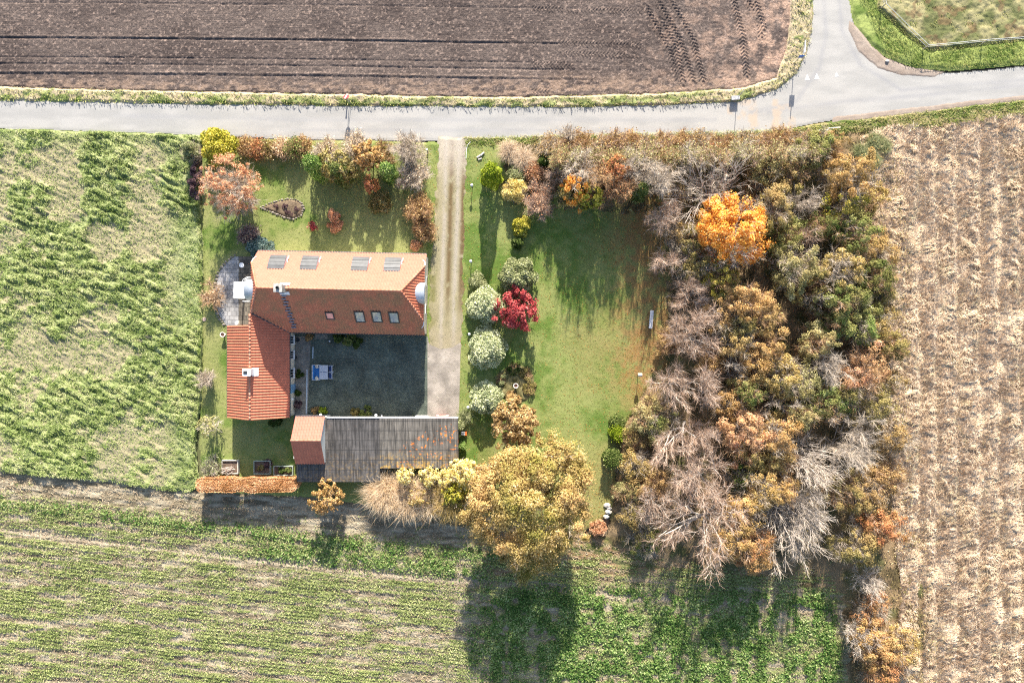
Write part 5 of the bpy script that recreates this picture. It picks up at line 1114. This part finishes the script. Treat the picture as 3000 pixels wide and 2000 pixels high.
shrub(1508, 558, 36, 2.2, 'pale yellow green spiky bush on the middle border', 'paleyel', 8, 4500, .07, hair=600, twig=M_twigg)
brush(1575, 592, 52, 2.8, 'leafless purple twigged bush beside the pale yellow bush', 'copper', 3, 900, 4200, M_twig, None)
grass_clump(1490, 448, 32, 1.6, 'straw coloured pampas grass at the top of the middle border', 1500)
grass_clump(1535, 470, 34, 1.6, 'second straw coloured pampas grass right of the first', 1500)
shrub(1512, 515, 30, 1.4, 'grey green low bush below the pampas grass', 'sage', 11, 3500, .06)
shrub(1596, 468, 22, 2.4, 'small dark green evergreen under the bare white tree', 'dkgreen', 12, 3200, .06, name='evergreen_bush')
brush(1568, 500, 26, 1.6, 'rust brown dried bush beside the dark evergreen', 'copper', 2, 1500, 2000, None, None)
column(1442, 527, 30, 5.6, 'tall lime green column tree on the strip beside the drive', 'lime', 9000, .07, top=.35, power=2.2, name='column_tree', cat='tree')
bare(1654, 488, 58, 4.6, 'small gnarled bare tree with white branches by the road hedge', 'sparse', 2, hair=1800, rad=.12, group='bare trees of the wood')
leafy(1692, 550, 52, 6.0, 'orange and yellow leaved small tree at the north lawn edge', 'orange', 1, 5200, .075, clump=.34, rad=.08, name='small_tree')
leafy(1730, 570, 44, 5.6, 'yellow olive leaved small tree at the north lawn edge', 'yelgreen', 2, 4200, .075, clump=.34, rad=.08, name='small_tree')
brush(1745, 515, 50, 8.0, 'brown twiggy bush between the yellow and the red small trees', 'brown', 1, 900, 4200, None, None)
leafy(1806, 495, 42, 7.5, 'small tree with scarlet red leaves in the road hedge', 'mixred', 3, 4200, .075, clump=.34, rad=.08, name='small_tree')
brush(1815, 545, 48, 7.0, 'red tinged twiggy bush below the scarlet small tree', 'mixred', 2, 900, 3800, None, None)
column(1862, 575, 24, 5.5, 'small bright green conifer at the north lawn edge', 'green', 4500, .06, top=.4, power=2)
leafy(1660, 570, 34, 4.0, 'olive green bush under the bare white tree', 'olive', 4, 3200, .075, clump=.34, rad=.07, name='small_tree')
# west garden
shrub(556, 442, 27, 3.0, 'grey green hazy bush at the meadow corner', 'sage', 1, 5500, .05, hair=1200, twig=M_twigg)
shrub(640, 428, 55, 3.2, 'yellow green leafy bush at the road in the garden corner', 'yelgreen', 2, 9000, .085)
shrub(572, 530, 20, 2.2, 'narrow dark purple hedge strip beside the meadow', 'purple', 3, 5000, .06, rv=75, name='hedge', cat='hedge')
for i, (u, v, rr, lf, hh, lb) in enumerate([(718, 432, 26, 'brown', 1.5, 'low brown hedge bush next to the yellow green bush'), (752, 436, 24, 'mixred', 1.4, 'low reddish hedge bush in the road hedge north of the west lawn'), (786, 436, 26, 'olive', 1.4, 'low olive hedge bush in the middle of the road hedge'), (822, 436, 26, 'straw', 1.5, 'low straw coloured hedge bush in the road hedge'), (858, 434, 28, 'green', 2.4, 'taller green hedge bush casting a pointed shadow on the lawn'), (884, 430, 24, 'brown', 1.6, 'low brown hedge bush beside the taller green one')]):
    brush(u, v, rr, hh, lb, lf, i, 2200, 1500, None, 'low bushes of the road hedge')
column(948, 508, 30, 6.0, 'bright green conifer at the left of the garden tree group', 'brgreen', 8000, .06, top=.45, power=2.2)
column(1012, 520, 32, 5.2, 'green conifer hidden under the olive tree in the garden tree group', 'green', 7000, .06, top=.3, power=1.6)
column(1150, 520, 24, 5.0, 'fresh green conifer beside the thorny bare tree', 'brgreen', 6000, .06, top=.45, power=2)
leafy(985, 478, 56, 5.4, 'olive gold tree standing over the garden conifers', 'olive', 2, 6500, .08, clump=.36, rad=.12, bark=M_bark)
leafy(1078, 458, 42, 5.4, 'rusty orange tree by the road in the garden tree group', 'larch', 3, 5500, .08, clump=.34, rad=.11)
leafy(1086, 540, 24, 4.0, 'narrow orange leaved sapling below the rusty orange tree', 'mixred', 1, 2200, .07, clump=.28, rad=.06, name='small_tree')
brush(1040, 424, 44, 4.2, 'grey brown twiggy bush reaching over the road edge', 'straw', 1, 900, 4500, M_twigg, None)
brush(950, 440, 38, 3.0, 'pale dry twiggy bush above the bright green conifer', 'straw', 4, 1200, 3500, M_twigg, None)
brush(1120, 455, 36, 3.4, 'brown bush between the orange tree and the thorny bare tree', 'olive', 3, 1500, 3000, None, None)
bare(1196, 440, 56, 4.6, 'thorny grey bare tree beside the drive entrance', 'multi', 1, hair=4200, rad=.07, twig=M_twigg, group=None)
brush(1212, 512, 46, 3.2, 'tangled brown twiggy bush at the west side of the drive', 'straw', 2, 700, 4800, M_twigg, None)
brush(1230, 610, 44, 3.2, 'large rust brown bush between lawn and drive', 'brown', 1, 3800, 4200, None, None)
brush(1240, 672, 32, 2.4, 'dark rust bush just above the east gable', 'brown', 4, 2400, 2600, None, None)
shrub(1218, 718, 16, 1.2, 'small copper bush touching the roof corner', 'copper', 5, 2400, .05)
shrub(978, 645, 24, 1.3, 'copper leaved triangular shrub on the north lawn', 'copper', 6, 4200, .055, rv=34)
shrub(1112, 592, 34, 1.1, 'round olive bed of low plants on the north lawn', 'olive', 7, 4500, .06)
leafy(914, 663, 15, 1.8, 'tiny red leaved sapling on the north lawn', 'red', 1, 700, .05, clump=.2, rad=.04, name='sapling')
brush(730, 686, 26, 1.8, 'dark grey twiggy bush above the terrace', 'purple', 2, 3000, 1800, M_twigg, None)
shrub(755, 722, 38, 2.0, 'blue grey juniper bush at the north-west house corner', 'blue', 8, 8500, .055, rv=26)
for i, (u, v, rr, lb) in enumerate([(808, 606, 9, 'grey lavender tuft at the left of the leaf-shaped bed'), (835, 603, 9, 'grey lavender tuft at the top of the leaf-shaped bed'), (850, 625, 9, 'purplish lavender tuft low in the leaf-shaped bed'), (868, 612, 8, 'purplish lavender tuft right in the leaf-shaped bed'), (838, 622, 7, 'small lavender tuft in the centre of the leaf-shaped bed')]):
    shrub(u, v, rr, .45, lb, 'purple', i, 900, .03, lumps=8, name='lavender', cat='lavender')
# west strip
brush(618, 868, 40, 1.8, 'drooping pale leafless shrub at the terrace edge', 'straw', 3, 300, 1600, M_twigb, None)
bare(604, 1108, 26, 2.4, 'small white bare shrub on the west strip of grass', 'multi', 2, hair=900, rad=.05, twig=M_twigg, group=None)
leafy(606, 1250, 34, 4.6, 'sparse pale yellow tree on the west strip of grass', 'greygreen', 2, 700, .07, clump=.3, rad=.08, bark=M_bark)
brush(618, 1372, 30, 2.0, 'grey green bush at the end of the west strip by the hedge', 'sage', 1, 900, 900, M_twigg, None)
# beds by house walls
for i, (u, v, rr, h, lf, lb) in enumerate([(905, 988, 12, .8, 'brown', 'brown potted plant between the landing and the court corner'), (990, 988, 16, .8, 'dkgreen', 'dark green bush under the south eaves right of the landing'), (1022, 993, 20, .9, 'green', 'green bush under the middle of the south eaves'), (1046, 1006, 16, .8, 'dkgreen', 'green bush reaching into the court under the south eaves'),
        (876, 1095, 12, .7, 'dkgreen', 'dark bush against the wing wall between windows and door'), (872, 1150, 10, .7, 'dkgreen', 'dark bush just below the pale blue door'), (872, 1186, 13, .8, 'purple', 'purplish bush at the lower wing wall near the lamp'), (925, 1203, 14, .7, 'brown', 'brown tuft in front of the tiled store'), (945, 1204, 12, .7, 'lime', 'yellow green tuft in front of the tiled store'), (1066, 1205, 22, .9, 'green', 'dark green bush in front of the barn'), (1040, 1208, 14, .7, 'olive', 'olive bush left of the green one in front of the barn'), (806, 1232, 20, 1.0, 'dkgreen', 'dark bush under the south gable of the wing')]):
    shrub(u, v, rr, h, lb, lf, i, 2000, .05, lumps=12)
shrub(1345, 1248, 16, 2.2, 'grey green bush leaning on the barn end beside the machine', 'sage', 3, 2600, .05)
shrub(1352, 1308, 15, 1.4, 'fresh green bush at the barn end below the machine', 'brgreen', 4, 2400, .06)
grass_clump(1362, 1216, 26, 1.2, 'spiky pale green yucca clump by the barn corner', 500, LM['sage'], 'yucca', 'yucca')
# round bed (ring of brambles)
field('round_bed', [(1510+60*math.cos(a*PI/9), 1124+60*math.sin(a*PI/9)) for a in range(18)], .1, lambda X, Y: .1+.2*fbm(X*2, Y*2, 9, 3), lambda X, Y, Z: mixc(C(108, 104, 62), C(176, 166, 116), smooth(.35, .65, fbm(X*1.6, Y*1.6, 12))), M_floor, z0=.10, edge=.5, warp=.2)
for i, (a, lf, lb) in enumerate([(20, 'olive', 'olive bramble tuft on the lower right of the round bed'), (100, 'brown', 'dry brown tuft on the bottom of the round bed'), (200, 'sage', 'grey tuft on the left of the round bed'), (265, 'dkgreen', 'dark weedy tuft on the top of the round bed'), (320, 'olive', 'olive tuft on the upper right of the round bed')]):
    shrub(1510+44*math.cos(math.radians(a)), 1124+44*math.sin(math.radians(a)), 22, .6, lb, lf, i, 1300, .05, lumps=10, hair=300, name='weed_tuft', cat='plants')
# hedge with an arch
def hedge(name, x0, x1, y0, y1, z0, z1, leaf, label, parent=None, n=16000, seed=1, size=.055):
    r = np.random.RandomState(seed); p = np.stack([x0+(x1-x0)*r.rand(n), y0+(y1-y0)*r.rand(n), z0+(z1-z0)*r.rand(n)], 1)
    f = r.rand(n); cx, cy = (x0+x1)/2, (y0+y1)/2
    top = f < .55; p[top, 2] = z1-.10*r.rand(top.sum())-.22*((p[top, 1]-cy)/((y1-y0)/2))**4+.10*(vn(p[top, 0]*.9, p[top, 1]*.3, 3)-.5)*2; s_ = (f >= .55) & (f < .75); p[s_, 1] = y1-.1*r.rand(s_.sum()); s_ = (f >= .75) & (f < .93); p[s_, 1] = y0+.1*r.rand(s_.sum())
    s_ = f >= .93; p[s_, 0] = np.where(r.rand(s_.sum()) < .5, x0, x1)+.1*r.randn(s_.sum())
    e = .25*(vn(p[:, 0]*.8, p[:, 0]*0+2, 5)-.5)*2; p[:, 1] += np.sign(p[:, 1]-cy)*e*.6
    t_ = np.clip((np.abs(p[:, 0]-cx)/((x1-x0)/2)-.9)/.12, 0, 1); p[:, 1] = cy+(p[:, 1]-cy)*np.sqrt(1-.8*t_**2)
    V, F = leafquads(p, size, r, .6, 1.1); return link(name, mesh_np(name, V, F, LM[leaf]), parent)
q0, q1 = P(578, 1399, 2.2), P(866, 1442, 2.2); LM['hedgec'] = mat_leaf('hedge_leaves', pal((124, 84, 42), (182, 128, 78), (216, 168, 118), (234, 200, 160)), .2, .5, .7)
hg = tag(empty('beech_hedge', (0, 0, 0)), 'long clipped copper brown beech hedge south of the raised beds', 'hedge')
gx0, gx1 = -30.95, -30.3
a0 = P(703, 1420).x; a1 = P(722, 1420).x
hedge('foliage', q0.x, q1.x, q1.y, q0.y, 1.25, 2.3, 'hedgec', '', hg, 26000, 1)
hedge('foliage', q0.x+.1, a0, q1.y+.1, q0.y-.1, .05, 1.3, 'hedgec', '', hg, 9000, 2); hedge('foliage', a1, q1.x-.1, q1.y+.1, q0.y-.1, .05, 1.3, 'hedgec', '', hg, 10000, 3)
st = MB()
for i in range(14):
    x = q0.x+.5+(q1.x-q0.x-1)*i/13
    if a0-.2 < x < a1+.2: continue
    st.tube([(x, (q0.y+q1.y)/2, 0), (x+.1, (q0.y+q1.y)/2, 1.9)], .05, 6)
st.build('stems', M_barkd, hg)
leafy(955, 1455, 50, 4.2, 'golden brown small tree behind the dark corrugated roof', 'larch', 2, 5200, .075, clump=.34, rad=.1, name='small_tree')
# row behind the barn
for i, (u, v, rr, h, lb) in enumerate([(1140, 1432, 48, 2.4, 'straw coloured weeping bush at the west end of the row behind the barn'), (1200, 1448, 46, 2.4, 'straw coloured weeping bush second in the row behind the barn'), (1262, 1446, 44, 2.4, 'straw coloured weeping bush third in the row behind the barn'), (1322, 1450, 46, 2.6, 'tan weeping bush at the east end of the row behind the barn')]):
    grass_clump(u, v, rr*1.35, h, lb, 5200, LM['straw'] if i < 3 else LM['gold'], 'weeping_bush', 'bush', 'weeping bushes behind the barn', (-.35, -.8))
for i, (u, v, rr, h, n_, lb) in enumerate([(1186, 1392, 26, 4.0, 1300, 'small golden leaved tree first along the barn back'), (1256, 1396, 30, 4.2, 1900, 'golden leaved tree reaching over the lichen roof'), (1308, 1398, 30, 4.2, 2200, 'pale gold tree at the lower corner of the lichen roof'), (1362, 1384, 44, 4.6, 4800, 'bright pale yellow tree between barn and the largest golden tree'), (1330, 1440, 40, 3.6, 2600, 'yellow olive bush south of the bright yellow tree'), (1230, 1450, 44, 3.0, 1500, 'thin olive gold bush among the weeping bushes')]):
    leafy(u, v, rr, h, lb, ('paleyel', 'paleyel', 'paleyel', 'paleyel', 'yelgreen', 'gold')[i], i, n_, .075, clump=.34, rad=.07, name='small_tree', bark=M_bark)
leafy(1420, 1400, 40, 4.6, 'pink tinged leafy tree at the upper left of the largest golden tree', 'larch', 3, 3600, .08, clump=.34, rad=.07, name='small_tree')
shrub(1752, 1545, 26, 1.0, 'reddish dry grass tuft beside the boulders', 'copper', 4, 1800, .05, hair=800)
# clipped bushes at the lawn's lower right
column(1806, 1232, 20, 1.7, 'clipped green bush at the top of the short lawn-side row', 'green', 4200, .055, top=.75, power=3, name='clipped_bush', cat='bush', group='clipped bushes by the lawn')
column(1806, 1262, 22, 1.9, 'yellowish clipped bush in the middle of the short lawn-side row', 'lime', 5200, .055, top=.8, power=3, name='clipped_bush', cat='bush', group='clipped bushes by the lawn')
column(1790, 1335, 25, 2.1, 'clipped olive green bush at the bottom of the short lawn-side row', 'green', 6200, .055, top=.8, power=3, name='clipped_bush', cat='bush', group='clipped bushes by the lawn')

# ---- the wood: bare trees (crown centre, radius, height, trunk foot when visible)
BT = [
 (2070, 530, 140, 9.0, 'fan', 'widest grey bare tree at the top of the wood above the orange tree', M_twigg, 7000, .15, (2068, 590)),
 (1950, 628, 55, 6.0, 'vase', 'bare pinkish tree on the lawn edge below the road hedge', M_twig, 3600, .11, None),
 (1965, 765, 52, 6.0, 'sparse', 'isolated white branched bare tree above the bench', M_twig, 2600, .13, None),
 (2030, 862, 58, 6.0, 'vase', 'bare tree with thin pinkish twigs right of and above the bench', M_twig, 4200, .10, None),
 (2042, 985, 88, 7.5, 'vase', 'large pinkish bare tree just right of the bench', M_twig, 8500, .12, None),
 (1988, 1132, 72, 7.5, 'vase', 'white limbed bare tree right of the bird table', M_twig, 5200, .14, None),
 (2078, 1138, 62, 7.0, 'vase', 'bare tree touching the one right of the bird table', M_twig, 4200, .12, None),
 (1975, 1335, 84, 8.0, 'sparse', 'bare tree leaning left with an exposed pale trunk beside the clipped bushes', M_twig, 5200, .17, (2006, 1235)),
 (2052, 1392, 106, 8.5, 'vase', 'big white branched bare tree in the lower left of the wood', M_twig, 8000, .16, None),
 (2000, 1535, 150, 9.5, 'vase', 'largest spreading bare tree at the lower left corner of the wood', M_twig, 10000, .19, (2075, 1500)),
 (2335, 1590, 125, 8.5, 'fan', 'broom shaped bare tree with dense pale branches at the bottom of the wood', M_twigg, 7500, .16, (2270, 1468)),
 (2395, 1510, 80, 8.0, 'fan', 'bare tree with long branches above the broom shaped one', M_twigg, 4500, .12, (2290, 1440)),
 (2395, 1395, 92, 8.5, 'fan', 'cream limbed bare tree leaning right from the dark middle of the wood', M_twigg, 5000, .16, (2315, 1320)),
 (2500, 1310, 100, 8.0, 'multi', 'grey brown cloud of bare twigs at the east edge of the wood', M_twigg, 12000, .09, None),
 (2370, 592, 46, 7.0, 'multi', 'grey bare tree between the green trees at the top of the wood', M_twigg, 2600, .08, None),
 (2375, 692, 32, 6.5, 'multi', 'small smoky purple bare tree right of the orange tree', M_twig, 2600, .05, None),
 (2480, 660, 40, 6.5, 'multi', 'gnarled brown bare tree over a dark gap', M_twigb, 1800, .09, None),
 (2430, 780, 52, 8.0, 'vase', 'bare tree with grey green twigs in the centre of the green part', M_twigg, 3200, .10, None),
 (2290, 1190, 52, 7.5, 'sparse', 'thin bare tree with twisted white branches in the middle of the wood', M_twigg, 1200, .11, None),
 (2165, 1085, 40, 7.0, 'sparse', 'dark shaded bare tree between the pink trees and the larches', M_twigg, 1000, .09, None),
 (2430, 1075, 62, 8.0, 'multi', 'pale silver twigged bare tree right of the dark middle', M_twigg, 5200, .10, None),
 (2558, 1712, 50, 5.0, 'multi', 'ash grey gnarled bare tree at the south-east edge', M_twigg, 1800, .09, None),
 (2520, 1868, 56, 5.0, 'multi', 'cream bare tree in the bottom right thicket', M_twigg, 1800, .11, None),
 (2075, 1280, 46, 6.5, 'vase', 'small pinkish bare tree left of the copper leaved tree', M_twig, 3000, .09, None),
 (1925, 1480, 60, 6.5, 'vase', 'bare tree at the far left of the lower wood beside the boulders', M_twig, 3000, .10, None),
 (2400, 880, 36, 7.0, 'sparse', 'thin bare tree over the black gap in the green part', M_twigg, 900, .08, None)]
for i, (u, v, r_, h, st_, lb, tw, hr, rad, base) in enumerate(BT):
    bare(u, v, r_, h, lb, st_, i, tw, M_bark, int(hr*.5), .011, rad, base=base, hl=.8 if tw is M_twig else .7)
# leafy trees of the wood
LT = [
 (2388, 440, 50, 5.5, 'green', 6500, 'bright olive green tree in the hedge at the top right of the wood'),
 (2430, 425, 36, 4.0, 'brown', 3200, 'brown bush at the top right corner of the wood'),
 (2260, 500, 42, 5.5, 'greygreen', 4500, 'grey green bush right of the widest bare tree'),
 (2320, 500, 40, 5.0, 'olive', 4200, 'olive bush between the widest bare tree and the bright green tree'),
 (2270, 610, 58, 7.5, 'olive', 8000, 'dull olive tree right of the bright orange tree'),
 (2300, 690, 48, 7.0, 'green', 5500, 'dark green tree below the dull olive one'),
 (2490, 520, 66, 7.0, 'larch', 10000, 'soft yellow willow like tree at the east edge of the wood'),
 (2545, 590, 42, 5.5, 'gold', 4500, 'pale gold bush at the east edge below the yellow willow like tree'),
 (2470, 600, 44, 6.5, 'yelgreen', 4500, 'shaded yellow green tree under the willow like tree'),
 (2510, 690, 52, 6.5, 'green', 5000, 'green tree right of the gnarled brown bare tree'),
 (2570, 730, 46, 5.5, 'larch', 4200, 'orange speckled bush at the east edge of the wood'),
 (2420, 660, 40, 6.5, 'dkgreen', 3600, 'dark green tree left of the gnarled brown one'),
 (2330, 780, 58, 7.5, 'greygreen', 7000, 'grey green willow like tree below the smoky bare tree'),
 (2395, 830, 50, 7.5, 'olive', 5500, 'olive green tree in the centre of the green part'),
 (2470, 790, 50, 7.5, 'gold', 5200, 'yellowish green round tree in the green part'),
 (2560, 815, 52, 6.0, 'dkgreen', 6000, 'dark green tree at the east edge of the wood'),
 (2590, 860, 34, 4.5, 'olive', 3000, 'olive bush fringing the east edge next to the dark green tree'),
 (2450, 880, 52, 7.0, 'green', 5600, 'green tree right of the black gap'),
 (2505, 900, 48, 6.5, 'green', 5200, 'fresh green tree near the east edge'),
 (2455, 940, 40, 6.0, 'brgreen', 3800, 'brightest green tree in the east part of the wood'),
 (2520, 960, 46, 6.0, 'brgreen', 4600, 'bright green tree beside the olive cone at the east edge'),
 (2615, 1015, 38, 5.5, 'olive', 5200, 'soft olive cone shaped tree sticking out of the east edge'),
 (2575, 945, 36, 5.0, 'gold', 2800, 'tan bush between the bright green trees and the straw field'),
 (2540, 1075, 62, 6.5, 'copper', 3000, 'thin rust twigged tree at the east edge'),
 (2600, 1110, 40, 4.5, 'brown', 2600, 'brown bush fringing the straw field'),
 (2400, 1000, 44, 6.5, 'greygreen', 4200, 'grey green tree left of the silver twigged bare tree'),
 (2350, 1120, 46, 7.0, 'greygreen', 4200, 'grey green tree under the silver twigged bare tree'),
 (2420, 1180, 54, 6.0, 'brgreen', 5600, 'deep emerald green tree in the dark middle of the wood'),
 (2470, 1160, 34, 5.0, 'dkgreen', 3000, 'dark green tree beside the deep emerald one'),
 (2345, 1215, 38, 7.0, 'greygreen', 3600, 'pale grey green round tree left of the deep emerald one'),
 (2560, 1185, 56, 5.5, 'olive', 4200, 'brownish olive bush at the east edge of the wood'),
 (2190, 890, 56, 7.5, 'larch', 6500, 'golden larch below the bright orange tree'),
 (2150, 870, 40, 6.5, 'green', 3600, 'green tree left of the golden larch'),
 (2235, 935, 40, 7.0, 'gold', 3800, 'gold feathery tree right of the golden larch'),
 (2170, 950, 44, 6.5, 'olive', 4200, 'olive gold tree in the middle left of the wood'),
 (2250, 1005, 56, 8.0, 'larch', 7000, 'orange brown spreading larch in the middle of the wood'),
 (2155, 1010, 40, 6.0, 'gold', 3600, 'gold speckled bush right of the large pink bare tree'),
 (2205, 1075, 46, 7.0, 'larch', 4600, 'tawny tree below the orange brown larch'),
 (2290, 1110, 52, 7.5, 'gold', 5600, 'dry gold tree with feathery branches in the middle of the wood'),
 (2195, 1150, 36, 6.0, 'green', 3600, 'small green cone tree in the middle left of the wood'),
 (2140, 1180, 38, 5.5, 'larch', 3000, 'tawny bush right of the twin bare trees'),
 (2195, 1270, 66, 7.5, 'copper', 8500, 'bright copper pink leaved tree in the lower wood'),
 (2275, 1275, 50, 7.0, 'larch', 5200, 'gold brown tree right of the copper pink one'),
 (2270, 1345, 44, 7.0, 'gold', 4600, 'gold feathery tree below the copper pink one'),
 (2235, 1435, 42, 7.5, 'larch', 4400, 'tawny gold larch low in the wood'),
 (2290, 1435, 38, 7.0, 'larch', 3800, 'tawny larch next to the broom shaped bare tree'),
 (2180, 1395, 42, 5.5, 'dkgreen', 3800, 'dark green evergreen in the gap of the lower wood'),
 (2200, 1340, 36, 5.5, 'olive', 3000, 'olive bush in the lower wood under the copper pink tree'),
 (2190, 1500, 50, 7.5, 'larch', 6000, 'rusty orange tree with bare tips at the bottom of the wood'),
 (2200, 1590, 62, 7.5, 'mixred', 3600, 'faded red brown tree at the bottom of the wood'),
 (2140, 1580, 58, 6.5, 'larch', 5600, 'rusty tree under the largest spreading bare tree'),
 (2210, 1625, 48, 6.0, 'larch', 5000, 'orange brown tree at the bottom edge of the wood'),
 (2360, 1200, 40, 5.5, 'dkgreen', 2600, 'black green undergrowth tree in the dark middle'),
 (2480, 1440, 52, 5.5, 'olive', 4600, 'olive bush below the grey cloud of twigs'),
 (2550, 1440, 60, 5.0, 'brown', 4200, 'brown green thicket bush at the east edge'),
 (2585, 1545, 52, 5.0, 'mixred', 5200, 'red and orange tinged bush at the lower east edge'),
 (2510, 1600, 56, 5.0, 'olive', 5600, 'olive brown bush right of the broom shaped bare tree'),
 (2600, 1400, 44, 4.0, 'brown', 2600, 'dull brown bush fringing the straw field low down'),
 (2620, 1280, 44, 4.0, 'brown', 2400, 'twiggy brown bush between the grey cloud and the straw field'),
 (2560, 1900, 62, 5.0, 'larch', 6500, 'tawny gold bush in the bottom right thicket'),
 (2630, 1900, 52, 4.0, 'gold', 4600, 'yellow green bush beside the straw field at the bottom'),
 (2585, 1960, 46, 4.0, 'mixred', 3600, 'pink and red tinged bush at the bottom right'),
 (2560, 1790, 42, 3.5, 'mixred', 2600, 'orange brown bush between the ash grey tree and the bottom thicket'),
 (1895, 1215, 46, 3.5, 'greygreen', 4600, 'grey green bush at the lawn edge above the clipped row'),
 (1930, 1245, 40, 3.5, 'green', 3800, 'green bush inside the wood right of the clipped row'),
 (1858, 1290, 34, 2.6, 'olive', 3000, 'olive bush just right of the clipped row'),
 (1860, 1360, 36, 2.6, 'gold', 3400, 'golden leaved bush right of the lowest clipped bush'),
 (1838, 1440, 32, 2.4, 'sage', 3200, 'grey green bush above the boulders'),
 (1858, 1510, 36, 2.4, 'olive', 3400, 'olive bush right of the boulders'),
 (1905, 1420, 42, 3.0, 'brown', 2400, 'brown bush beneath the left bare trees'),
 (1890, 1580, 40, 2.0, 'green', 3000, 'low green bush at the lower left corner of the wood'),
 (2090, 1060, 40, 3.5, 'larch', 2600, 'rust leaved bush between the large pink and the twin bare trees'),
 (2115, 930, 44, 5.0, 'larch', 2800, 'speckled gold brown bush right of the bench side trees'),
 (1950, 1000, 30, 2.2, 'brown', 1200, 'low brown bush near the lower end of the bench'),
 (2035, 780, 46, 4.5, 'olive', 3000, 'olive bush left of the bright orange tree'),
 (2120, 820, 46, 5.0, 'yelgreen', 3600, 'yellow green bush under the bright orange tree'),
 (1985, 680, 40, 4.0, 'brown', 1600, 'brown bush below the pinkish tree on the lawn edge'),
 (2035, 690, 40, 5.0, 'olive', 2600, 'olive brown bush left of the orange tree top'),
]
for i, (u, v, r_, h, lf, n_, lb) in enumerate(LT):
    cat = 'bush' if 'bush' in lb else 'tree'
    leafy(u, v, r_*1.22, h*(1+.12*math.sin(i*2.3)), lb, lf, i, int(n_*1.7), .062 if r_ > 40 else .058, hair=2600+i % 2, nc=70, lob=.42, wood_=True, name='woodland_'+cat, cat=cat, group='leafy plants of the wood', clump=.50, rad=.10, bark=M_bark if i % 2 else M_barkd, style='crown' if i % 3 else 'multi')
# brushwood band beside the road
k = 0; rb = random.Random(5)
DS = ['pinkish brown', 'tan', 'straw coloured', 'olive brown', 'rusty', 'grey brown']
LFs = ['brown', 'straw', 'gold', 'olive', 'copper', 'greygreen']
def band(us, v0, hh, what, grp):
    global k
    for i, u in enumerate(us):
        j = (i*5+k) % 6; k += 1
        brush(u+rb.uniform(-6, 6), v0(u)+rb.uniform(-6, 6), 36, hh+rb.uniform(-.3, .5), what % (DS[j], i+1 if False else ['first', 'second', 'third', 'fourth', 'fifth', 'sixth', 'seventh', 'eighth', 'ninth', 'tenth', 'eleventh', 'twelfth', 'thirteenth', 'fourteenth', 'fifteenth', 'sixteenth', 'seventeenth', 'eighteenth'][i]), LFs[j], k, 1800, 2600, (M_twigb, M_twigg, M_twig)[k % 3], grp)
band(range(1610, 2420, 48), lambda u: 424 if u < 2150 else 424-(u-2150)*.05, 2.6, '%s roadside brush bush, %s from the west in the front row', 'brushwood bushes along the road')
band(range(1640, 2380, 52), lambda u: 462 if u < 2000 else 455, 6.0, '%s brush bush, %s from the west in the second roadside row', 'brushwood bushes along the road')
bare(1668, 396, 26, 3.4, 'slim grey sapling sticking out over the road', 'multi', 3, hair=900, rad=.04, twig=M_twigg, group=None, name='bare_sapling')
leafy(2085, 445, 30, 3.0, 'red berried bush in the road hedge above the widest bare tree', 'mixred', 2, 2200, .06, clump=.3, rad=.05, name='small_bush', cat='bush')
for u, v, rr, lb in ((2560, 412, 26, 'tall green grass tuft at the corner of the wood and straw field'), (2520, 445, 24, 'dark green grass tuft below the road verge'), (2590, 430, 22, 'dry grass tuft right of the tall green one'), (2560, 470, 22, 'green grass tuft beside the yellow willow like tree')):
    grass_clump(u, v, rr, .8, lb, 900, LM['sage'] if 'green' in lb else M_straw, 'grass_tuft', 'grass tuft')
# cut branches over the left raised bed
mb = MB(); rr = random.Random(3); p0 = P(688, 1372)
for i in range(9):
    a = rr.uniform(2.9, 3.9); L = rr.uniform(1.6, 3.0); x, y = p0.x+rr.uniform(-.4, .3), p0.y+rr.uniform(-.3, .4)
    mb.tube([(x, y, .6), (x+math.cos(a)*L*.5, y+math.sin(a)*L*.5, .72), (x+math.cos(a)*L, y+math.sin(a)*L, .25)], [.03, .025, .01], 5)
tag(mb.build('cut_branches', M_bark), 'pile of cut branches leaning out of the left raised bed', 'branches')
for u, v, rr_, lf, lb in ((824, 1376, 12, 'dkgreen', 'dark leafy plants filling the left of the low bed'), (846, 1376, 12, 'green', 'green leafy plants filling the right of the low bed'), (764, 1372, 12, 'olive', 'olive plant in the middle raised bed'), (782, 1358, 13, 'purple', 'grey dead plant in the middle raised bed')):
    shrub(u, v, rr_, .75, lb, lf, 3, 1200, .045, lumps=9, name='bed_plants', cat='plants')
S.render.film_transparent = False

for u, v, rr_, h, sd_, lb in ((1700, 500, 60, 8.5, 3, 'tall thin bare tree behind the orange and yellow small trees'), (1870, 500, 60, 9.0, 1, 'tall thin bare tree between the small green conifer and the road hedge'), (1925, 520, 50, 8.5, 4, 'tall thin bare tree just left of the widest bare tree')):
    bare(u, v, rr_, h, lb, 'vase', sd_, M_twigg, M_bark, 2200, .012, .12)
